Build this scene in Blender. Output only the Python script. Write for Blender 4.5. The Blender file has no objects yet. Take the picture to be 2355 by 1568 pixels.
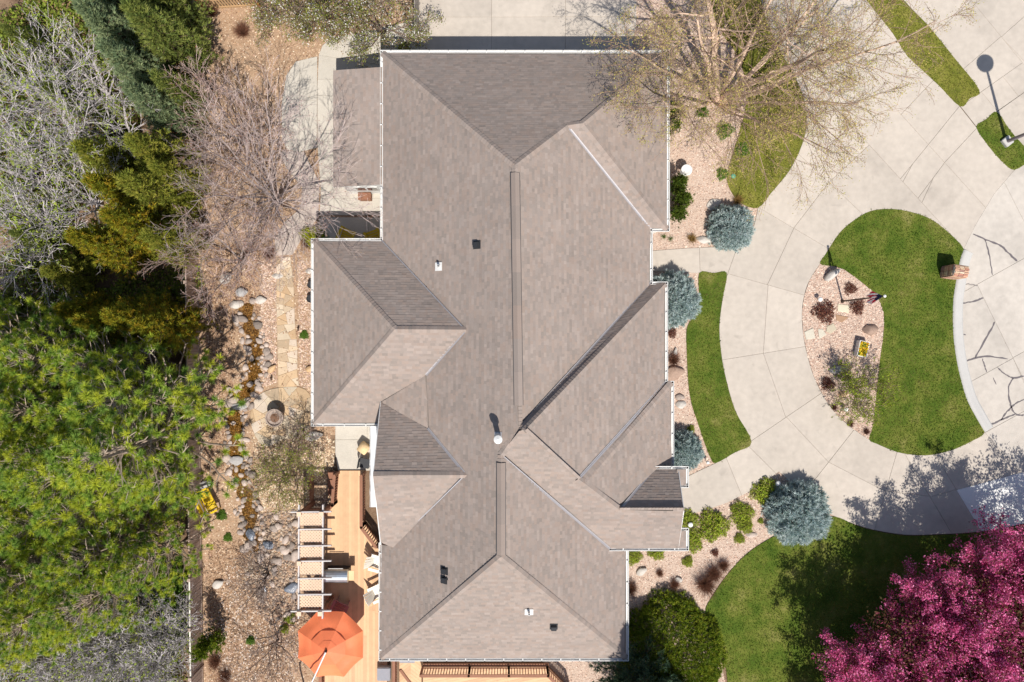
import bpy, bmesh, math, random
import numpy as np
from mathutils import Vector, Matrix

R = math.radians
rng = np.random.default_rng(7)
random.seed(7)
scene = bpy.context.scene
col = scene.collection

# ------------------------------------------------------------------ camera, sky, sun
S = 47.6            # plan scale used when reading positions off the aerial view (units per metre on the ground)
H = 38.46           # flying height of the camera
cam_d = bpy.data.cameras.new('camera'); cam = bpy.data.objects.new('camera', cam_d); col.objects.link(cam)
cam.location = (0, 0, H); cam.rotation_euler = (0, 0, 0)
cam_d.sensor_width = 36; cam_d.lens = 36 * H / (2354 / S); cam_d.clip_end = 600
scene.camera = cam

SUN_AZ = (0.255, -0.967); SUN_EL = R(58)
w = bpy.data.worlds.new('World'); scene.world = w; w.use_nodes = True
nt = w.node_tree; nt.nodes.clear()
sky = nt.nodes.new('ShaderNodeTexSky'); sky.sky_type = 'NISHITA'; sky.sun_disc = False
sky.sun_elevation = SUN_EL; sky.sun_rotation = math.atan2(SUN_AZ[0], SUN_AZ[1])
bg = nt.nodes.new('ShaderNodeBackground'); bg.inputs['Strength'].default_value = 0.088
wo = nt.nodes.new('ShaderNodeOutputWorld')
nt.links.new(sky.outputs[0], bg.inputs[0]); nt.links.new(bg.outputs[0], wo.inputs[0])
sd = bpy.data.lights.new('sun', 'SUN'); sd.energy = 4.6; sd.angle = R(0.55); sd.color = (1.0, 0.95, 0.87)
so = bpy.data.objects.new('sun', sd); col.objects.link(so)
dv = Vector((-SUN_AZ[0] * math.cos(SUN_EL), -SUN_AZ[1] * math.cos(SUN_EL), -math.sin(SUN_EL)))
so.rotation_euler = dv.to_track_quat('-Z', 'Y').to_euler(); so.location = (8, -20, 45)
scene.view_settings.view_transform = 'Standard'; scene.view_settings.look = 'None'
scene.view_settings.exposure = 0.28; scene.view_settings.gamma = 1
scene.view_settings.use_curve_mapping = False
scene.render.engine = 'CYCLES'
scene.cycles.max_bounces = 6; scene.cycles.transparent_max_bounces = 8

# ------------------------------------------------------------------ helpers
def P(x, y, z=0.0):
    k = (1 - z / H) / S
    return Vector(((x - 1177) * k, -(y - 784) * k, z))
def P2(x, y, z=0.0):
    p = P(x, y, z); return (p.x, p.y)
def pts(lst, z=0.0): return [P2(a, b, z) for a, b in lst]
def T(tx, ty, lst): return [(tx + a / 3, ty + b / 3) for a, b in lst]

def smooth_line(p, n=4, closed=False):
    q = np.array(p, float); out = []
    N = len(q)
    rng_i = range(N if closed else N - 1)
    for i in rng_i:
        g = (lambda j: q[j % N]) if closed else (lambda j: q[min(max(j, 0), N - 1)])
        a, b, c, d = g(i - 1), g(i), g(i + 1), g(i + 2)
        for k in range(n):
            t = k / n
            out.append(0.5 * ((2 * b) + (-a + c) * t + (2 * a - 5 * b + 4 * c - d) * t * t + (-a + 3 * b - 3 * c + d) * t ** 3))
    if not closed: out.append(q[-1])
    return [tuple(o) for o in out]

def setp(o, label=None, cat=None, group=None, kind=None):
    if label: o['label'] = label
    if cat: o['category'] = cat
    if group: o['group'] = group
    if kind: o['kind'] = kind
    return o
def link(name, me, mat=None, parent=None, local=False):
    o = bpy.data.objects.new(name, me); col.objects.link(o)
    if mat and me is not None and not me.materials: me.materials.append(mat)
    if parent:
        o.parent = parent
        if not local: o.matrix_parent_inverse = Matrix.Translation(-Vector(parent.location))
    return o
def thing(name, label, cat, loc=(0, 0, 0), group=None, rz=0):
    o = bpy.data.objects.new(name, None); col.objects.link(o)
    o.location = loc; o.rotation_euler = (0, 0, rz); o.empty_display_size = 0.2
    return setp(o, label, cat, group)
def copy_tree(o, parent=None):
    c = o.copy(); col.objects.link(c)
    if parent: c.parent = parent
    for ch in o.children: copy_tree(ch, c)
    return c

def np_mesh(name, V, F, colr=None, smooth=False):
    V = np.asarray(V, np.float32); F = np.asarray(F, np.int32)
    me = bpy.data.meshes.new(name)
    m, k = F.shape
    me.vertices.add(len(V)); me.vertices.foreach_set('co', V.ravel())
    me.loops.add(m * k); me.loops.foreach_set('vertex_index', F.ravel())
    me.polygons.add(m); me.polygons.foreach_set('loop_start', np.arange(m, dtype=np.int32) * k)
    if smooth: me.polygons.foreach_set('use_smooth', np.ones(m, bool))
    else: me.polygons.foreach_set('use_smooth', np.zeros(m, bool))
    if colr is not None:
        c = np.ones((len(V), 4), np.float32); c[:, :3] = colr
        a = me.attributes.new('tone', 'FLOAT_COLOR', 'POINT'); a.data.foreach_set('color', c.ravel())
    me.update(calc_edges=True); me.validate()
    return me

class MB:
    def __init__(s): s.v = []; s.f = []; s.c = []
    def add(s, V, F, c=(1, 1, 1)):
        n = len(s.v); s.v += [tuple(p) for p in V]; s.f += [tuple(i + n for i in f) for f in F]; s.c += [c] * len(V); return s
    def box(s, c, size, rz=0, tilt=None, colr=(1, 1, 1)):
        sx, sy, sz = [a / 2 for a in size]
        M = Matrix.Translation(Vector(c)) @ Matrix.Rotation(rz, 4, 'Z')
        if tilt: M = M @ Matrix.Rotation(tilt[0], 4, 'X') @ Matrix.Rotation(tilt[1], 4, 'Y')
        V = [M @ Vector((x * sx, y * sy, z * sz)) for z in (-1, 1) for x, y in ((-1, -1), (1, -1), (1, 1), (-1, 1))]
        return s.add(V, [(3, 2, 1, 0), (4, 5, 6, 7), (0, 1, 5, 4), (1, 2, 6, 5), (2, 3, 7, 6), (3, 0, 4, 7)], colr)
    def beam(s, a, b, wd, ht, up=(0, 0, 1), colr=(1, 1, 1)):
        a = Vector(a); b = Vector(b); d = (b - a).normalized(); up = Vector(up)
        x = d.cross(up)
        if x.length < 1e-4: x = d.cross(Vector((1, 0, 0)))
        x.normalize(); y = x.cross(d)
        V = []
        for p in (a, b):
            for i, j in ((-1, -1), (1, -1), (1, 1), (-1, 1)): V.append(p + x * wd / 2 * i + y * ht / 2 * j)
        return s.add(V, [(0, 1, 2, 3), (7, 6, 5, 4), (1, 0, 4, 5), (2, 1, 5, 6), (3, 2, 6, 7), (0, 3, 7, 4)], colr)
    def tube(s, path, rad, n=8, caps=True, colr=(1, 1, 1)):
        path = [Vector(p) for p in path]
        rad = rad if hasattr(rad, '__len__') else [rad] * len(path)
        V = []; F = []
        for i, p in enumerate(path):
            d = (path[min(i + 1, len(path) - 1)] - path[max(i - 1, 0)])
            if d.length < 1e-6: d = Vector((0, 0, 1))
            d.normalize(); x = d.cross(Vector((0, 0, 1)))
            if x.length < 1e-3: x = Vector((1, 0, 0))
            x.normalize(); y = d.cross(x)
            for k in range(n):
                a = 2 * math.pi * k / n; V.append(p + (x * math.cos(a) + y * math.sin(a)) * rad[i])
        for i in range(len(path) - 1):
            for k in range(n): F.append((i * n + k, i * n + (k + 1) % n, (i + 1) * n + (k + 1) % n, (i + 1) * n + k))
        if caps: F.append(tuple(range(n))[::-1]); F.append(tuple((len(path) - 1) * n + k for k in range(n)))
        return s.add(V, F, colr)
    def lathe(s, c, prof, n=20, colr=(1, 1, 1)):
        c = Vector(c); V = []; F = []
        for r, z in prof:
            for k in range(n):
                a = 2 * math.pi * k / n; V.append(c + Vector((r * math.cos(a), r * math.sin(a), z)))
        for i in range(len(prof) - 1):
            for k in range(n): F.append((i * n + k, i * n + (k + 1) % n, (i + 1) * n + (k + 1) % n, (i + 1) * n + k))
        F.append(tuple(range(n))[::-1]); F.append(tuple((len(prof) - 1) * n + k for k in range(n)))
        return s.add(V, F, colr)
    def prism(s, poly, z0, z1, colr=(1, 1, 1)):
        n = len(poly)
        if area(poly) < 0: poly = poly[::-1]
        V = [(x, y, z0) for x, y in poly] + [(x, y, z1) for x, y in poly]
        F = [tuple(range(n))[::-1], tuple(range(n, 2 * n))] + [(i, (i + 1) % n, n + (i + 1) % n, n + i) for i in range(n)]
        return s.add(V, F, colr)
    def mesh(s, name, smooth=False, bevel=0):
        me = bpy.data.meshes.new(name); me.from_pydata(s.v, [], s.f)
        a = me.attributes.new('tone', 'FLOAT_COLOR', 'POINT')
        a.data.foreach_set('color', np.array([(c[0], c[1], c[2], 1) for c in s.c], np.float32).ravel())
        if bevel:
            bm = bmesh.new(); bm.from_mesh(me)
            bmesh.ops.remove_doubles(bm, verts=bm.verts, dist=1e-5)
            bmesh.ops.bevel(bm, geom=list(bm.edges), offset=bevel, segments=2, affect='EDGES', clamp_overlap=True)
            bm.to_mesh(me); bm.free()
        if smooth: me.polygons.foreach_set('use_smooth', np.ones(len(me.polygons), bool))
        me.update(); return me
    def build(s, name, mat, parent=None, local=False, smooth=False, bevel=0):
        return link(name, s.mesh(name, smooth, bevel), mat, parent, local)

def area(p): return 0.5 * sum(p[i - 1][0] * p[i][1] - p[i][0] * p[i - 1][1] for i in range(len(p)))
def centroid(p): return (sum(a for a, b in p) / len(p), sum(b for a, b in p) / len(p))
def inpoly(q, poly):
    q = np.atleast_2d(np.asarray(q, float)); x, y = q[:, 0], q[:, 1]
    p = np.asarray(poly, float); ins = np.zeros(len(q), bool)
    for i in range(len(p)):
        (x1, y1), (x2, y2) = p[i - 1], p[i]
        if y1 == y2: continue
        c = ((y1 > y) != (y2 > y)) & (x < (x2 - x1) * (y - y1) / (y2 - y1) + x1)
        ins ^= c
    return ins
def scatter(poly, n):
    p = np.asarray(poly, float); lo, hi = p.min(0), p.max(0); out = []
    tot = 0
    while tot < n:
        q = lo + rng.random((n * 2 + 60, 2)) * (hi - lo); q = q[inpoly(q, p)]
        out.append(q); tot += len(q)
    return np.concatenate(out)[:n]
def split_poly(poly, a, b):
    m = ((a[0] + b[0]) / 2, (a[1] + b[1]) / 2)
    if not inpoly(m, poly)[0]: return [poly]
    d = (b[0] - a[0], b[1] - a[1]); L = math.hypot(*d); d = (d[0] / L, d[1] / L)
    hits = []
    for i in range(len(poly)):
        p, q = poly[i], poly[(i + 1) % len(poly)]
        e = (q[0] - p[0], q[1] - p[1]); den = d[0] * e[1] - d[1] * e[0]
        if abs(den) < 1e-12: continue
        wx, wy = p[0] - m[0], p[1] - m[1]
        t = (wx * e[1] - wy * e[0]) / den; u = (wx * d[1] - wy * d[0]) / den
        if 0 <= u < 1: hits.append((t, i))
    neg = [h for h in hits if h[0] < 0]; pos = [h for h in hits if h[0] > 0]
    if not neg or not pos: return [poly]
    h1, h2 = max(neg), min(pos)
    q1 = (m[0] + d[0] * h1[0], m[1] + d[1] * h1[0]); q2 = (m[0] + d[0] * h2[0], m[1] + d[1] * h2[0])
    i, j = h1[1], h2[1]; n = len(poly)
    if i == j: return [poly]
    A = [q1]; k = (i + 1) % n
    while True:
        A.append(poly[k])
        if k == j: break
        k = (k + 1) % n
    A.append(q2)
    B = [q2]; k = (j + 1) % n
    while True:
        B.append(poly[k])
        if k == i: break
        k = (k + 1) % n
    B.append(q1)
    return [A, B]
def clean(p, eps=0.01):
    out = []
    for q in p:
        if not out or math.hypot(q[0] - out[-1][0], q[1] - out[-1][1]) > eps: out.append(q)
    if len(out) > 2 and math.hypot(out[0][0] - out[-1][0], out[0][1] - out[-1][1]) <= eps: out.pop()
    return out
def cut_all(poly, segs):
    pieces = [poly]
    for a, b in segs:
        nxt = []
        for p in pieces: nxt += split_poly(p, a, b)
        pieces = nxt
    return [c for c in (clean(p) for p in pieces) if len(c) > 2 and abs(area(c)) > 0.004]
def slab_mesh(name, poly, z, th, groove=0.012, drop=0.012, flat=False):
    """a paving piece: top face inset from its outline, chamfer, sides"""
    poly = clean(poly)
    if area(poly) < 0: poly = poly[::-1]
    bm = bmesh.new(); f = bm.faces.new([bm.verts.new((x, y, z)) for x, y in poly])
    f.normal_update()
    if f.normal.z < 0: f.normal_flip()
    r = bmesh.ops.extrude_face_region(bm, geom=[f]); 
    top = [g for g in r['geom'] if isinstance(g, bmesh.types.BMFace)][0]
    for v in f.verts if f.is_valid else []: pass
    tv = set(top.verts)
    for v in bm.verts:
        if v not in tv: v.co.z = z - th
    bmesh.ops.inset_individual(bm, faces=[top], thickness=groove, depth=0, use_even_offset=True)
    inner = set(top.verts)
    for v in bm.verts:
        if v not in inner and v.co.z > z - th / 2: v.co.z = z - drop
    me = bpy.data.meshes.new(name); bm.to_mesh(me); bm.free(); return me
def sheet(name, poly, z, mat, z0=None, kind='structure'):
    m = MB()
    if z0 is None: z0 = z - 0.06
    m.prism(clean(poly), z0, z)
    o = m.build(name, mat)
    if kind: o['kind'] = kind
    return o

# ------------------------------------------------------------------ materials
def M(name, c=(0.5, 0.5, 0.5), rough=0.8, var=0.12, scale=6.0, fine=60.0, bump=0.0, metal=0.0, attr=False, objvar=0.0, trans=0.0, spec=0.3, coat=0.0, stain=0.0):
    m = bpy.data.materials.new(name); m.use_nodes = True
    n = m.node_tree.nodes; l = m.node_tree.links; b = n['Principled BSDF']
    b.inputs['Roughness'].default_value = rough; b.inputs['Metallic'].default_value = metal
    b.inputs['Specular IOR Level'].default_value = spec
    if coat: b.inputs['Coat Weight'].default_value = coat
    g = n.new('ShaderNodeNewGeometry')
    n1 = n.new('ShaderNodeTexNoise'); n1.inputs['Scale'].default_value = scale; n1.inputs['Detail'].default_value = 6; n1.inputs['Roughness'].default_value = 0.65
    n2 = n.new('ShaderNodeTexNoise'); n2.inputs['Scale'].default_value = fine; n2.inputs['Detail'].default_value = 3
    l.new(g.outputs['Position'], n1.inputs['Vector']); l.new(g.outputs['Position'], n2.inputs['Vector'])
    ad = n.new('ShaderNodeMath'); ad.operation = 'ADD'; l.new(n1.outputs[0], ad.inputs[0]); l.new(n2.outputs[0], ad.inputs[1])
    mr = n.new('ShaderNodeMapRange'); mr.inputs['From Min'].default_value = 0.6; mr.inputs['From Max'].default_value = 1.4
    mr.inputs['To Min'].default_value = 1 - var; mr.inputs['To Max'].default_value = 1 + var
    l.new(ad.outputs[0], mr.inputs['Value'])
    fac = mr.outputs[0]
    if objvar:
        oi = n.new('ShaderNodeObjectInfo'); m2 = n.new('ShaderNodeMapRange')
        m2.inputs['To Min'].default_value = 1 - objvar; m2.inputs['To Max'].default_value = 1 + objvar
        l.new(oi.outputs['Random'], m2.inputs['Value'])
        mu = n.new('ShaderNodeMath'); mu.operation = 'MULTIPLY'; l.new(fac, mu.inputs[0]); l.new(m2.outputs[0], mu.inputs[1]); fac = mu.outputs[0]
    if stain:
        for sc_, lo_, hi_, am in ((0.35, 0.56, 0.72, stain), (1.7, 0.62, 0.74, stain * 0.8)):
            n3 = n.new('ShaderNodeTexNoise'); n3.inputs['Scale'].default_value = sc_; n3.inputs['Detail'].default_value = 5; n3.inputs['Distortion'].default_value = 0.6
            l.new(g.outputs['Position'], n3.inputs['Vector'])
            m3 = n.new('ShaderNodeMapRange'); m3.inputs['From Min'].default_value = lo_; m3.inputs['From Max'].default_value = hi_; m3.inputs['To Min'].default_value = 1; m3.inputs['To Max'].default_value = 1 - am
            l.new(n3.outputs[0], m3.inputs['Value']); mu3 = n.new('ShaderNodeMath'); mu3.operation = 'MULTIPLY'; l.new(fac, mu3.inputs[0]); l.new(m3.outputs[0], mu3.inputs[1]); fac = mu3.outputs[0]
    vm = n.new('ShaderNodeVectorMath'); vm.operation = 'SCALE'
    if attr:
        at = n.new('ShaderNodeAttribute'); at.attribute_name = 'tone'
        v2 = n.new('ShaderNodeVectorMath'); v2.operation = 'MULTIPLY'; v2.inputs[1].default_value = c
        l.new(at.outputs['Vector'], v2.inputs[0]); l.new(v2.outputs[0], vm.inputs[0])
    else: vm.inputs[0].default_value = c
    l.new(fac, vm.inputs['Scale']); l.new(vm.outputs[0], b.inputs['Base Color'])
    if bump:
        bp = n.new('ShaderNodeBump'); bp.inputs['Strength'].default_value = 0.6; bp.inputs['Distance'].default_value = bump
        l.new(ad.outputs[0], bp.inputs['Height']); l.new(bp.outputs[0], b.inputs['Normal'])
    if trans:
        t = n.new('ShaderNodeBsdfTranslucent'); l.new(vm.outputs[0], t.inputs['Color'])
        mx = n.new('ShaderNodeMixShader'); mx.inputs[0].default_value = trans
        l.new(b.outputs[0], mx.inputs[1]); l.new(t.outputs[0], mx.inputs[2]); l.new(mx.outputs[0], n['Material Output'].inputs['Surface'])
    return m

def ramp_mat(name, cols, scale=1.2, fine=40, rough=0.9, bump=0.02, cell=0.0, mixf=0.5):
    """ground cover: broad noise + fine noise (or cells) through a colour ramp"""
    m = bpy.data.materials.new(name); m.use_nodes = True
    n = m.node_tree.nodes; l = m.node_tree.links; b = n['Principled BSDF']
    b.inputs['Roughness'].default_value = rough; b.inputs['Specular IOR Level'].default_value = 0.15
    g = n.new('ShaderNodeNewGeometry')
    n1 = n.new('ShaderNodeTexNoise'); n1.inputs['Scale'].default_value = scale; n1.inputs['Detail'].default_value = 7; n1.inputs['Roughness'].default_value = 0.7
    l.new(g.outputs['Position'], n1.inputs['Vector'])
    if cell:
        n2 = n.new('ShaderNodeTexVoronoi'); n2.inputs['Scale'].default_value = cell; l.new(g.outputs['Position'], n2.inputs['Vector'])
        sp = n.new('ShaderNodeSeparateColor'); l.new(n2.outputs['Color'], sp.inputs[0]); f2 = sp.outputs[0]; hb = n2.outputs['Distance']
    else:
        n2 = n.new('ShaderNodeTexNoise'); n2.inputs['Scale'].default_value = fine; n2.inputs['Detail'].default_value = 4; l.new(g.outputs['Position'], n2.inputs['Vector']); f2 = n2.outputs[0]; hb = n2.outputs[0]
    mx = n.new('ShaderNodeMix'); mx.data_type = 'FLOAT'; mx.inputs[0].default_value = mixf
    l.new(n1.outputs[0], mx.inputs[2]); l.new(f2, mx.inputs[3])
    cr = n.new('ShaderNodeValToRGB'); e = cr.color_ramp.elements
    k = len(cols)
    lo, hi = (0.12, 0.88) if cell else (0.34, 0.66)
    for i, c in enumerate(cols):
        pos = lo + (hi - lo) * i / (k - 1)
        if i < 2: e[i].position = pos; e[i].color = (*c, 1)
        else: x = e.new(pos); x.color = (*c, 1)
    l.new(mx.outputs[0], cr.inputs[0]); l.new(cr.outputs[0], b.inputs['Base Color'])
    bp = n.new('ShaderNodeBump'); bp.inputs['Strength'].default_value = 0.7; bp.inputs['Distance'].default_value = bump
    l.new(hb, bp.inputs['Height']); l.new(bp.outputs[0], b.inputs['Normal'])
    return m

mt = {}
mt['concrete'] = M('concrete', (0.475, 0.42, 0.362), 0.85, 0.12, 0.5, 3.5, 0.0, objvar=0.055, stain=0.16)
mt['concrete_new'] = M('concrete_new', (0.74, 0.735, 0.715), 0.85, 0.06, 2, 30, 0.002)
mt['street'] = M('street_concrete', (0.485, 0.44, 0.39), 0.85, 0.13, 0.5, 3.5, 0.002, objvar=0.04, stain=0.14)
mt['curb'] = M('curb_concrete', (0.475, 0.46, 0.44), 0.85, 0.08, 1.5, 25, 0.002)
mt['patio'] = M('patio_concrete', (0.50, 0.46, 0.40), 0.85, 0.14, 1.6, 20, 0.003, objvar=0.04)
mt['joint'] = M('joint_soil', (0.10, 0.085, 0.07), 0.95, 0.2, 5, 40)
mt['tar'] = M('tar_seal', (0.13, 0.115, 0.12), 0.7, 0.2, 8, 60)
mt['ground'] = ramp_mat('ground_litter', [(0.07, 0.045, 0.03), (0.16, 0.10, 0.065), (0.28, 0.19, 0.125), (0.20, 0.135, 0.09)], 0.9, 30, mixf=0.5, bump=0.03)
mt['mulch'] = ramp_mat('wood_mulch', [(0.15, 0.09, 0.055), (0.30, 0.19, 0.12), (0.43, 0.30, 0.20), (0.32, 0.205, 0.13), (0.52, 0.39, 0.28)], 0.55, 30, cell=22, mixf=0.36, bump=0.02)
mt['gravel'] = ramp_mat('pink_gravel', [(0.33, 0.225, 0.175), (0.48, 0.36, 0.285), (0.58, 0.46, 0.375), (0.43, 0.305, 0.24), (0.64, 0.54, 0.455)], 0.8, 30, cell=26, mixf=0.6, bump=0.02)
mt['pebble'] = M('pebbles', (1, 1, 1), 0.85, 0.1, 30, 100, attr=True, objvar=0)
mt['lawn'] = ramp_mat('lawn_soil', [(0.040, 0.078, 0.008), (0.075, 0.118, 0.013), (0.135, 0.155, 0.026), (0.24, 0.215, 0.075)], 0.75, 45, mixf=0.30, bump=0.03)
mt['lawn_dry'] = ramp_mat('lawn_dry', [(0.075, 0.098, 0.012), (0.13, 0.145, 0.02), (0.20, 0.195, 0.035), (0.28, 0.235, 0.08)], 0.9, 45, mixf=0.35, bump=0.03)
mt['leaf'] = M('leaves', (1, 1, 1), 0.6, 0.1, 3, 30, attr=True, trans=0.35, spec=0.25)
mt['needle'] = M('needles', (1, 1, 1), 0.6, 0.1, 3, 30, attr=True, trans=0.32, spec=0.25)
mt['bark'] = M('bark', (1, 1, 1), 0.9, 0.25, 6, 40, 0.01, attr=True, spec=0.1)
mt['shingle'] = M('asphalt_shingle', (0.865, 0.832, 0.838), 0.92, 0.12, 0.45, 40, 0.002, attr=True, spec=0.15, stain=0.045)
mt['roofdeck'] = M('roof_underlay', (0.22, 0.19, 0.165), 0.95, 0.1)
mt['white'] = M('white_paint', (0.70, 0.69, 0.67), 0.55, 0.10, 3, 20)
mt['siding'] = M('white_siding', (0.74, 0.73, 0.71), 0.6, 0.05, 2, 20)
mt['valley'] = M('valley_metal', (0.42, 0.40, 0.41), 0.55, 0.08, 3, 30, metal=0.35)
mt['black'] = M('black_plastic', (0.035, 0.036, 0.04), 0.5, 0.15, 5, 40)
mt['darkmetal'] = M('bronze_metal', (0.075, 0.05, 0.04), 0.5, 0.1, 5, 40, metal=0.3)
mt['deck'] = M('deck_board', (0.62, 0.40, 0.235), 0.7, 0.16, 3, 50, 0.002, objvar=0.13)
mt['rail'] = M('redwood_rail', (0.27, 0.125, 0.075), 0.7, 0.18, 4, 50, objvar=0.05)
mt['greywood'] = M('painted_pergola', (0.57, 0.53, 0.51), 0.7, 0.12, 4, 50)
mt['lattice'] = M('lattice_wood', (0.70, 0.50, 0.36), 0.75, 0.12, 3, 50)
mt['fence'] = M('tan_vinyl_fence', (0.37, 0.28, 0.23), 0.55, 0.08, 1.5, 20)
mt['fencewood'] = M('cedar_fence', (0.46, 0.30, 0.16), 0.8, 0.2, 4, 40, objvar=0.1)
mt['oldwood'] = M('weathered_fence', (0.33, 0.29, 0.25), 0.85, 0.2, 4, 40, objvar=0.08)
mt['orangewood'] = M('orange_post', (0.42, 0.16, 0.05), 0.7, 0.15, 4, 40)
mt['yellow'] = M('yellow_paint', (0.66, 0.45, 0.012), 0.45, 0.10, 5, 40)
mt['cream'] = M('cream_paint', (0.78, 0.74, 0.66), 0.5, 0.06, 5, 40)
mt['mauve'] = M('dusty_red_paint', (0.35, 0.17, 0.17), 0.6, 0.1, 5, 40)
mt['steel'] = M('stainless_steel', (0.50, 0.56, 0.62), 0.32, 0.22, 4, 50, metal=0.85)
mt['orange'] = M('orange_canvas', (0.93, 0.25, 0.105), 0.55, 0.12, 3, 40, trans=0.2, objvar=0.10, spec=0.5)
mt['canvas'] = M('white_canvas', (0.72, 0.73, 0.75), 0.8, 0.06, 4, 30)
mt['flag'] = M('flagstone', (0.46, 0.38, 0.285), 0.85, 0.16, 2.5, 25, 0.006, attr=True)
mt['rock'] = M('river_rock', (0.36, 0.295, 0.255), 0.8, 0.32, 3.5, 22, 0.012, objvar=0.45)
mt['rockwhite'] = M('pale_rock', (0.52, 0.48, 0.435), 0.8, 0.22, 5, 30, 0.01)
mt['rocktan'] = M('tan_rock', (0.55, 0.37, 0.21), 0.8, 0.25, 5, 30, 0.01)
mt['rockbrown'] = M('brown_rock', (0.34, 0.235, 0.18), 0.8, 0.25, 5, 30, 0.01)
mt['rockgrey'] = M('grey_rock', (0.36, 0.345, 0.34), 0.8, 0.25, 6, 30, 0.01)
mt['brick'] = M('brick', (1, 1, 1), 0.85, 0.16, 8, 50, 0.004, attr=True)
mt['mortar'] = M('mortar', (0.50, 0.46, 0.42), 0.9, 0.1)
mt['soil'] = M('potting_soil', (0.17, 0.095, 0.06), 0.95, 0.4, 10, 60, 0.02)
mt['pot'] = M('taupe_pot', (0.34, 0.27, 0.23), 0.6, 0.1, 5, 40)
mt['glass'] = M('window_glass', (0.06, 0.07, 0.08), 0.08, 0.05, spec=0.6)
mt['lampwhite'] = M('lamp_white', (0.85, 0.84, 0.82), 0.4, 0.03)
mt['lampgrey'] = M('pole_grey', (0.23, 0.20, 0.22), 0.5, 0.08, metal=0.2)
mt['tan'] = M('tufted_tan', (0.72, 0.52, 0.30), 0.8, 0.1, 5, 40)
mt['foil'] = M('dark_wet_rock', (0.16, 0.18, 0.22), 0.25, 0.5, 12, 40, 0.02, spec=0.6)
mt['flagcloth'] = M('flag_cloth', (1, 1, 1), 0.8, 0.05, attr=True, trans=0.55)
mt['greycloth'] = M('grey_mat', (0.30, 0.30, 0.33), 0.9, 0.1)
mt['valve'] = M('green_plastic', (0.10, 0.30, 0.19), 0.5, 0.1)
wm = bpy.data.materials.new('stream_water'); wm.use_nodes = True
_n = wm.node_tree.nodes; _l = wm.node_tree.links; _n.remove(_n['Principled BSDF'])
_t = _n.new('ShaderNodeBsdfTransparent'); _t.inputs[0].default_value = (0.86, 0.78, 0.64, 1)
_g = _n.new('ShaderNodeBsdfGlossy'); _g.inputs['Roughness'].default_value = 0.06; _g.inputs[0].default_value = (0.9, 0.9, 0.9, 1)
_f = _n.new('ShaderNodeFresnel'); _f.inputs[0].default_value = 1.33
_bp = _n.new('ShaderNodeBump'); _bp.inputs['Distance'].default_value = 0.03; _bp.inputs['Strength'].default_value = 0.5
_no = _n.new('ShaderNodeTexNoise'); _no.inputs['Scale'].default_value = 9; _l.new(_no.outputs[0], _bp.inputs['Height'])
_l.new(_bp.outputs[0], _g.inputs['Normal']); _l.new(_bp.outputs[0], _f.inputs['Normal'])
_m = _n.new('ShaderNodeMixShader'); _l.new(_f.outputs[0], _m.inputs[0]); _l.new(_t.outputs[0], _m.inputs[1]); _l.new(_g.outputs[0], _m.inputs[2])
_l.new(_m.outputs[0], _n['Material Output'].inputs['Surface'])

# ================================================================== GROUND
sheet('ground', [(-90, -70), (90, -70), (90, 70), (-90, 70)], 0.0, mt['ground'], -0.3)
MULCH = pts([(462, 15), (600, 8), (962, -30), (962, 170), (900, 300), (900, 1000), (760, 1000), (760, 1700), (470, 1700), (466, 1300), (458, 800), (455, 560), (470, 300)])
sheet('mulch_bed', MULCH, 0.012, mt['mulch'], -0.1)
BED_E = pts([(1440, -90), (1745, -90), (1790, 60), (1840, 200), (1852, 300), (1742, 480), (1725, 550), (1640, 568), (1490, 580), (1440, 400), (1440, 170)])
sheet('gravel_bed', BED_E, 0.014, mt['gravel'], -0.1)
BED_E2 = pts([(1440, 620), (1609, 628), (1640, 900), (1700, 1035), (1640, 1070), (1560, 1110), (1440, 1110)])
sheet('gravel_bed', BED_E2, 0.016, mt['gravel'], -0.1)
BED_S = pts([(1380, 1180), (1560, 1188), (1620, 1172), (1720, 1130), (1790, 1085), (1850, 1120), (1930, 1195), (1800, 1240), (1700, 1320), (1640, 1420), (1690, 1700), (1250, 1700), (1250, 1400)])
sheet('gravel_bed', BED_S, 0.015, mt['gravel'], -0.1)

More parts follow.
